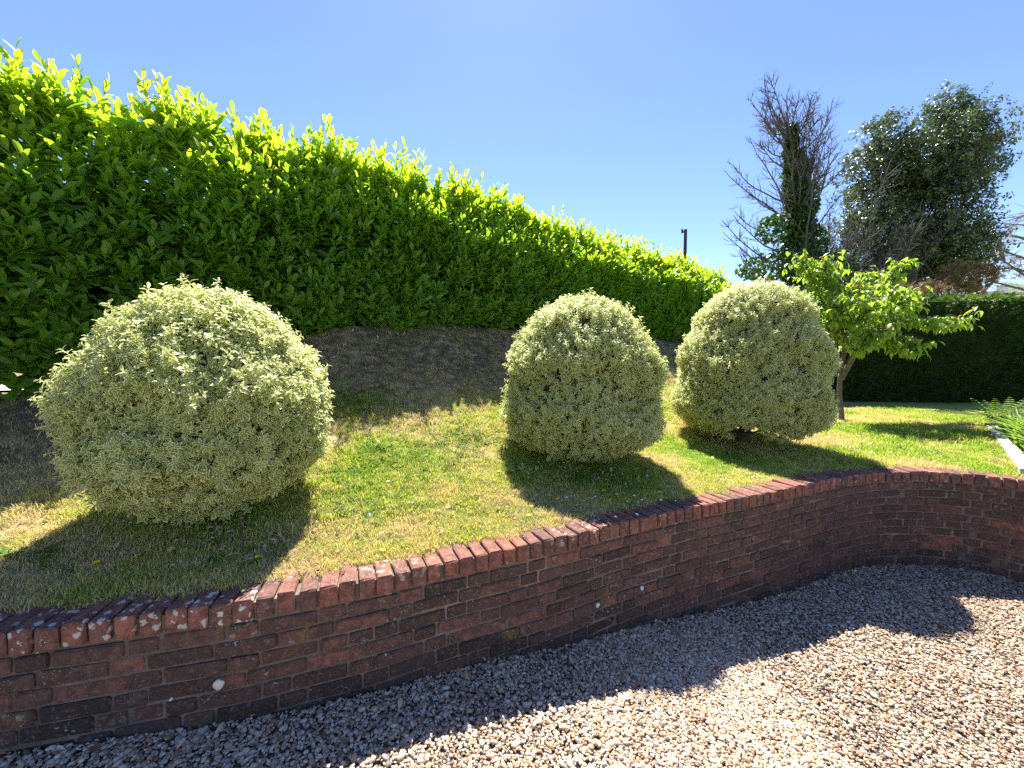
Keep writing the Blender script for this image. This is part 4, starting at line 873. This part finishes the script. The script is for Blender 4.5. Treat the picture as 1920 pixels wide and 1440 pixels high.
Pd = np.array(Pd); n = len(Pd); o = scatter('daisies', WF, Pd, frames_z(norm(rr.normal(0, .3, (n, 3)) + np.array([0, 0, 1])), rr.uniform(0, 6, n)), rr.uniform(.5, .95, n), 0.5); tag(o, 'tiny white daisies sprinkled through the shaded grass', 'daisies', kind='stuff')
def rosette(seed):
    rr = np.random.default_rng(seed); b = MB()
    for k in range(9):
        a = k * 2.4 + rr.uniform(-.3, .3); el = rr.uniform(.1, .6); V, F, UV = leaf_geo(rr.uniform(.014, .03), .013, 3, .2, .6, 0, seed + k, .6, .6); Mx = frames(np.array([[math.cos(a), math.sin(a), el]]), np.array([[0, 0, 1.]]))[0]; b.add(V @ Mx.T + np.array([math.cos(a), math.sin(a), 0]) * rr.uniform(0, .03) + np.array([0, 0, rr.uniform(.012, .026)]), F, UV)
    return b.mesh('weed', MATS['weed'])
WD = [rosette(k) for k in range(4)]; Pd = []
for (u, v, su, sv, k) in [(690, 760, 60, 18, 220), (880, 825, 45, 16, 200), (800, 850, 90, 30, 260), (720, 900, 80, 40, 200), (860, 960, 80, 30, 160), (640, 960, 40, 40, 120), (60, 1050, 60, 20, 60), (1000, 960, 60, 16, 80), (480, 1040, 60, 20, 60)]: Pd += [on_ground(rr.normal(u, su), rr.normal(v, sv)) for _ in range(k)]
Pd = np.array(Pd); Pd = Pd[(wall_dist(Pd[:, 0], Pd[:, 1]) > .24)]; n = len(Pd); o = scatter('clover', WD, Pd, frames_z(norm(rr.normal(0, .25, (n, 3)) + np.array([0, 0, 1])), rr.uniform(0, 6, n)), rr.uniform(.5, 1.1, n), rr.uniform(.1, .9, n)); tag(o, 'patches of small green clover and weeds in the dry lawn', 'clover', kind='stuff')
DRY = leaf_variants('dry_leaf', MATS['litter'], 5, .05, .024, rows=3, fold=.5, curl=1.4, wav=.1, widest=.5)
Pd = [on_ground(rr.normal(400, 120), rr.normal(1000, 35)) for _ in range(210)] + [on_ground(rr.normal(1100, 75), rr.normal(893, 14)) for _ in range(150)] + [on_ground(rr.normal(1430, 70), rr.normal(848, 8)) for _ in range(110)] + [on_ground(rr.normal(1868 - k * 0, 10), rr.uniform(808, 872)) for k in range(60)] + [on_ground(rr.uniform(600, 1300), rr.normal(630, 14)) for _ in range(240)] + [on_ground(rr.uniform(620, 950), rr.normal(690, 40)) for _ in range(60)]
for sx in rr.uniform(.6, WS[-1] - 2.2, 60):
    p_, t_, n_ = wall_at(sx); p_ = p_ - n_ * abs(rr.normal(0, .06)) - n_ * .02; Pd.append(np.array([p_[0], p_[1], float(drive_z(p_[0])) + .008]))
Pd = np.array(Pd); n = len(Pd); Pd[:, 2] += .034; o = scatter('leaf_litter', DRY, Pd, frames_z(norm(rr.normal(0, .45, (n, 3)) + np.array([0, 0, 1])), rr.uniform(0, 6, n)), rr.uniform(.55, 1.1, n), np.clip(rr.normal(.75, .25, n), 0, 1)); tag(o, 'dry pale leaf litter strewn under the shrubs', 'leaf litter', kind='stuff')
BIG = leaf_variants('brown_leaf', MATS['litter'], 3, .12, .045, rows=4, fold=.45, curl=.9, wav=.08, widest=.5)
for k, (u, v, sp, lab) in enumerate([(655, 1390, 1.5, 'curled brown fallen leaf on the gravel, rightmost of three'), (478, 1402, .4, 'reddish brown fallen leaf on the gravel, the middle one of three'), (180, 1412, .9, 'brown fallen leaf on the gravel by the left corner of the wall'), (1278, 1128, .2, 'small brown leaf on the gravel at the foot of the wall')]):
    z = float(drive_z(at_z(u, v, 0)[0])) + .018; p = at_z(u, v, z); o = link('fallen_leaf', BIG[k % 3], None, None, p); o.rotation_euler = (rr.normal(0, .15), rr.normal(0, .2), sp); o.scale = (.75 if k < 3 else .6,) * 3; o['tint'] = (.25, .1, .2, .1)[k]; tag(o, lab, 'leaf', 'brown leaves on the gravel')
for k, (u, v, lab) in enumerate([(656, 619, 'orange-brown dead laurel leaf under the hedge, nearest the leftmost shrub'), (755, 616, 'orange-brown dead laurel leaf under the hedge, left of the middle of the bank top'), (845, 624, 'orange-brown dead laurel leaf lying flat on top of the bank'), (866, 618, 'orange-brown dead laurel leaf under the hedge, nearest the middle shrub'), (62, 752, 'large yellow-brown dead leaf at the hedge foot by the left edge'), (10, 762, 'brown dead leaf at the hedge foot in the left corner')]):
    p = on_ground(u, v + 6); o = link('fallen_leaf', BIG[k % 3], None, None, p + np.array([0, 0, .03])); o.rotation_euler = (rr.normal(.2, .2), rr.normal(0, .2), rr.uniform(0, 3)); o.scale = (1.2,) * 3; o['tint'] = .35; tag(o, lab, 'leaf', 'dead laurel leaves at the foot of the hedge')
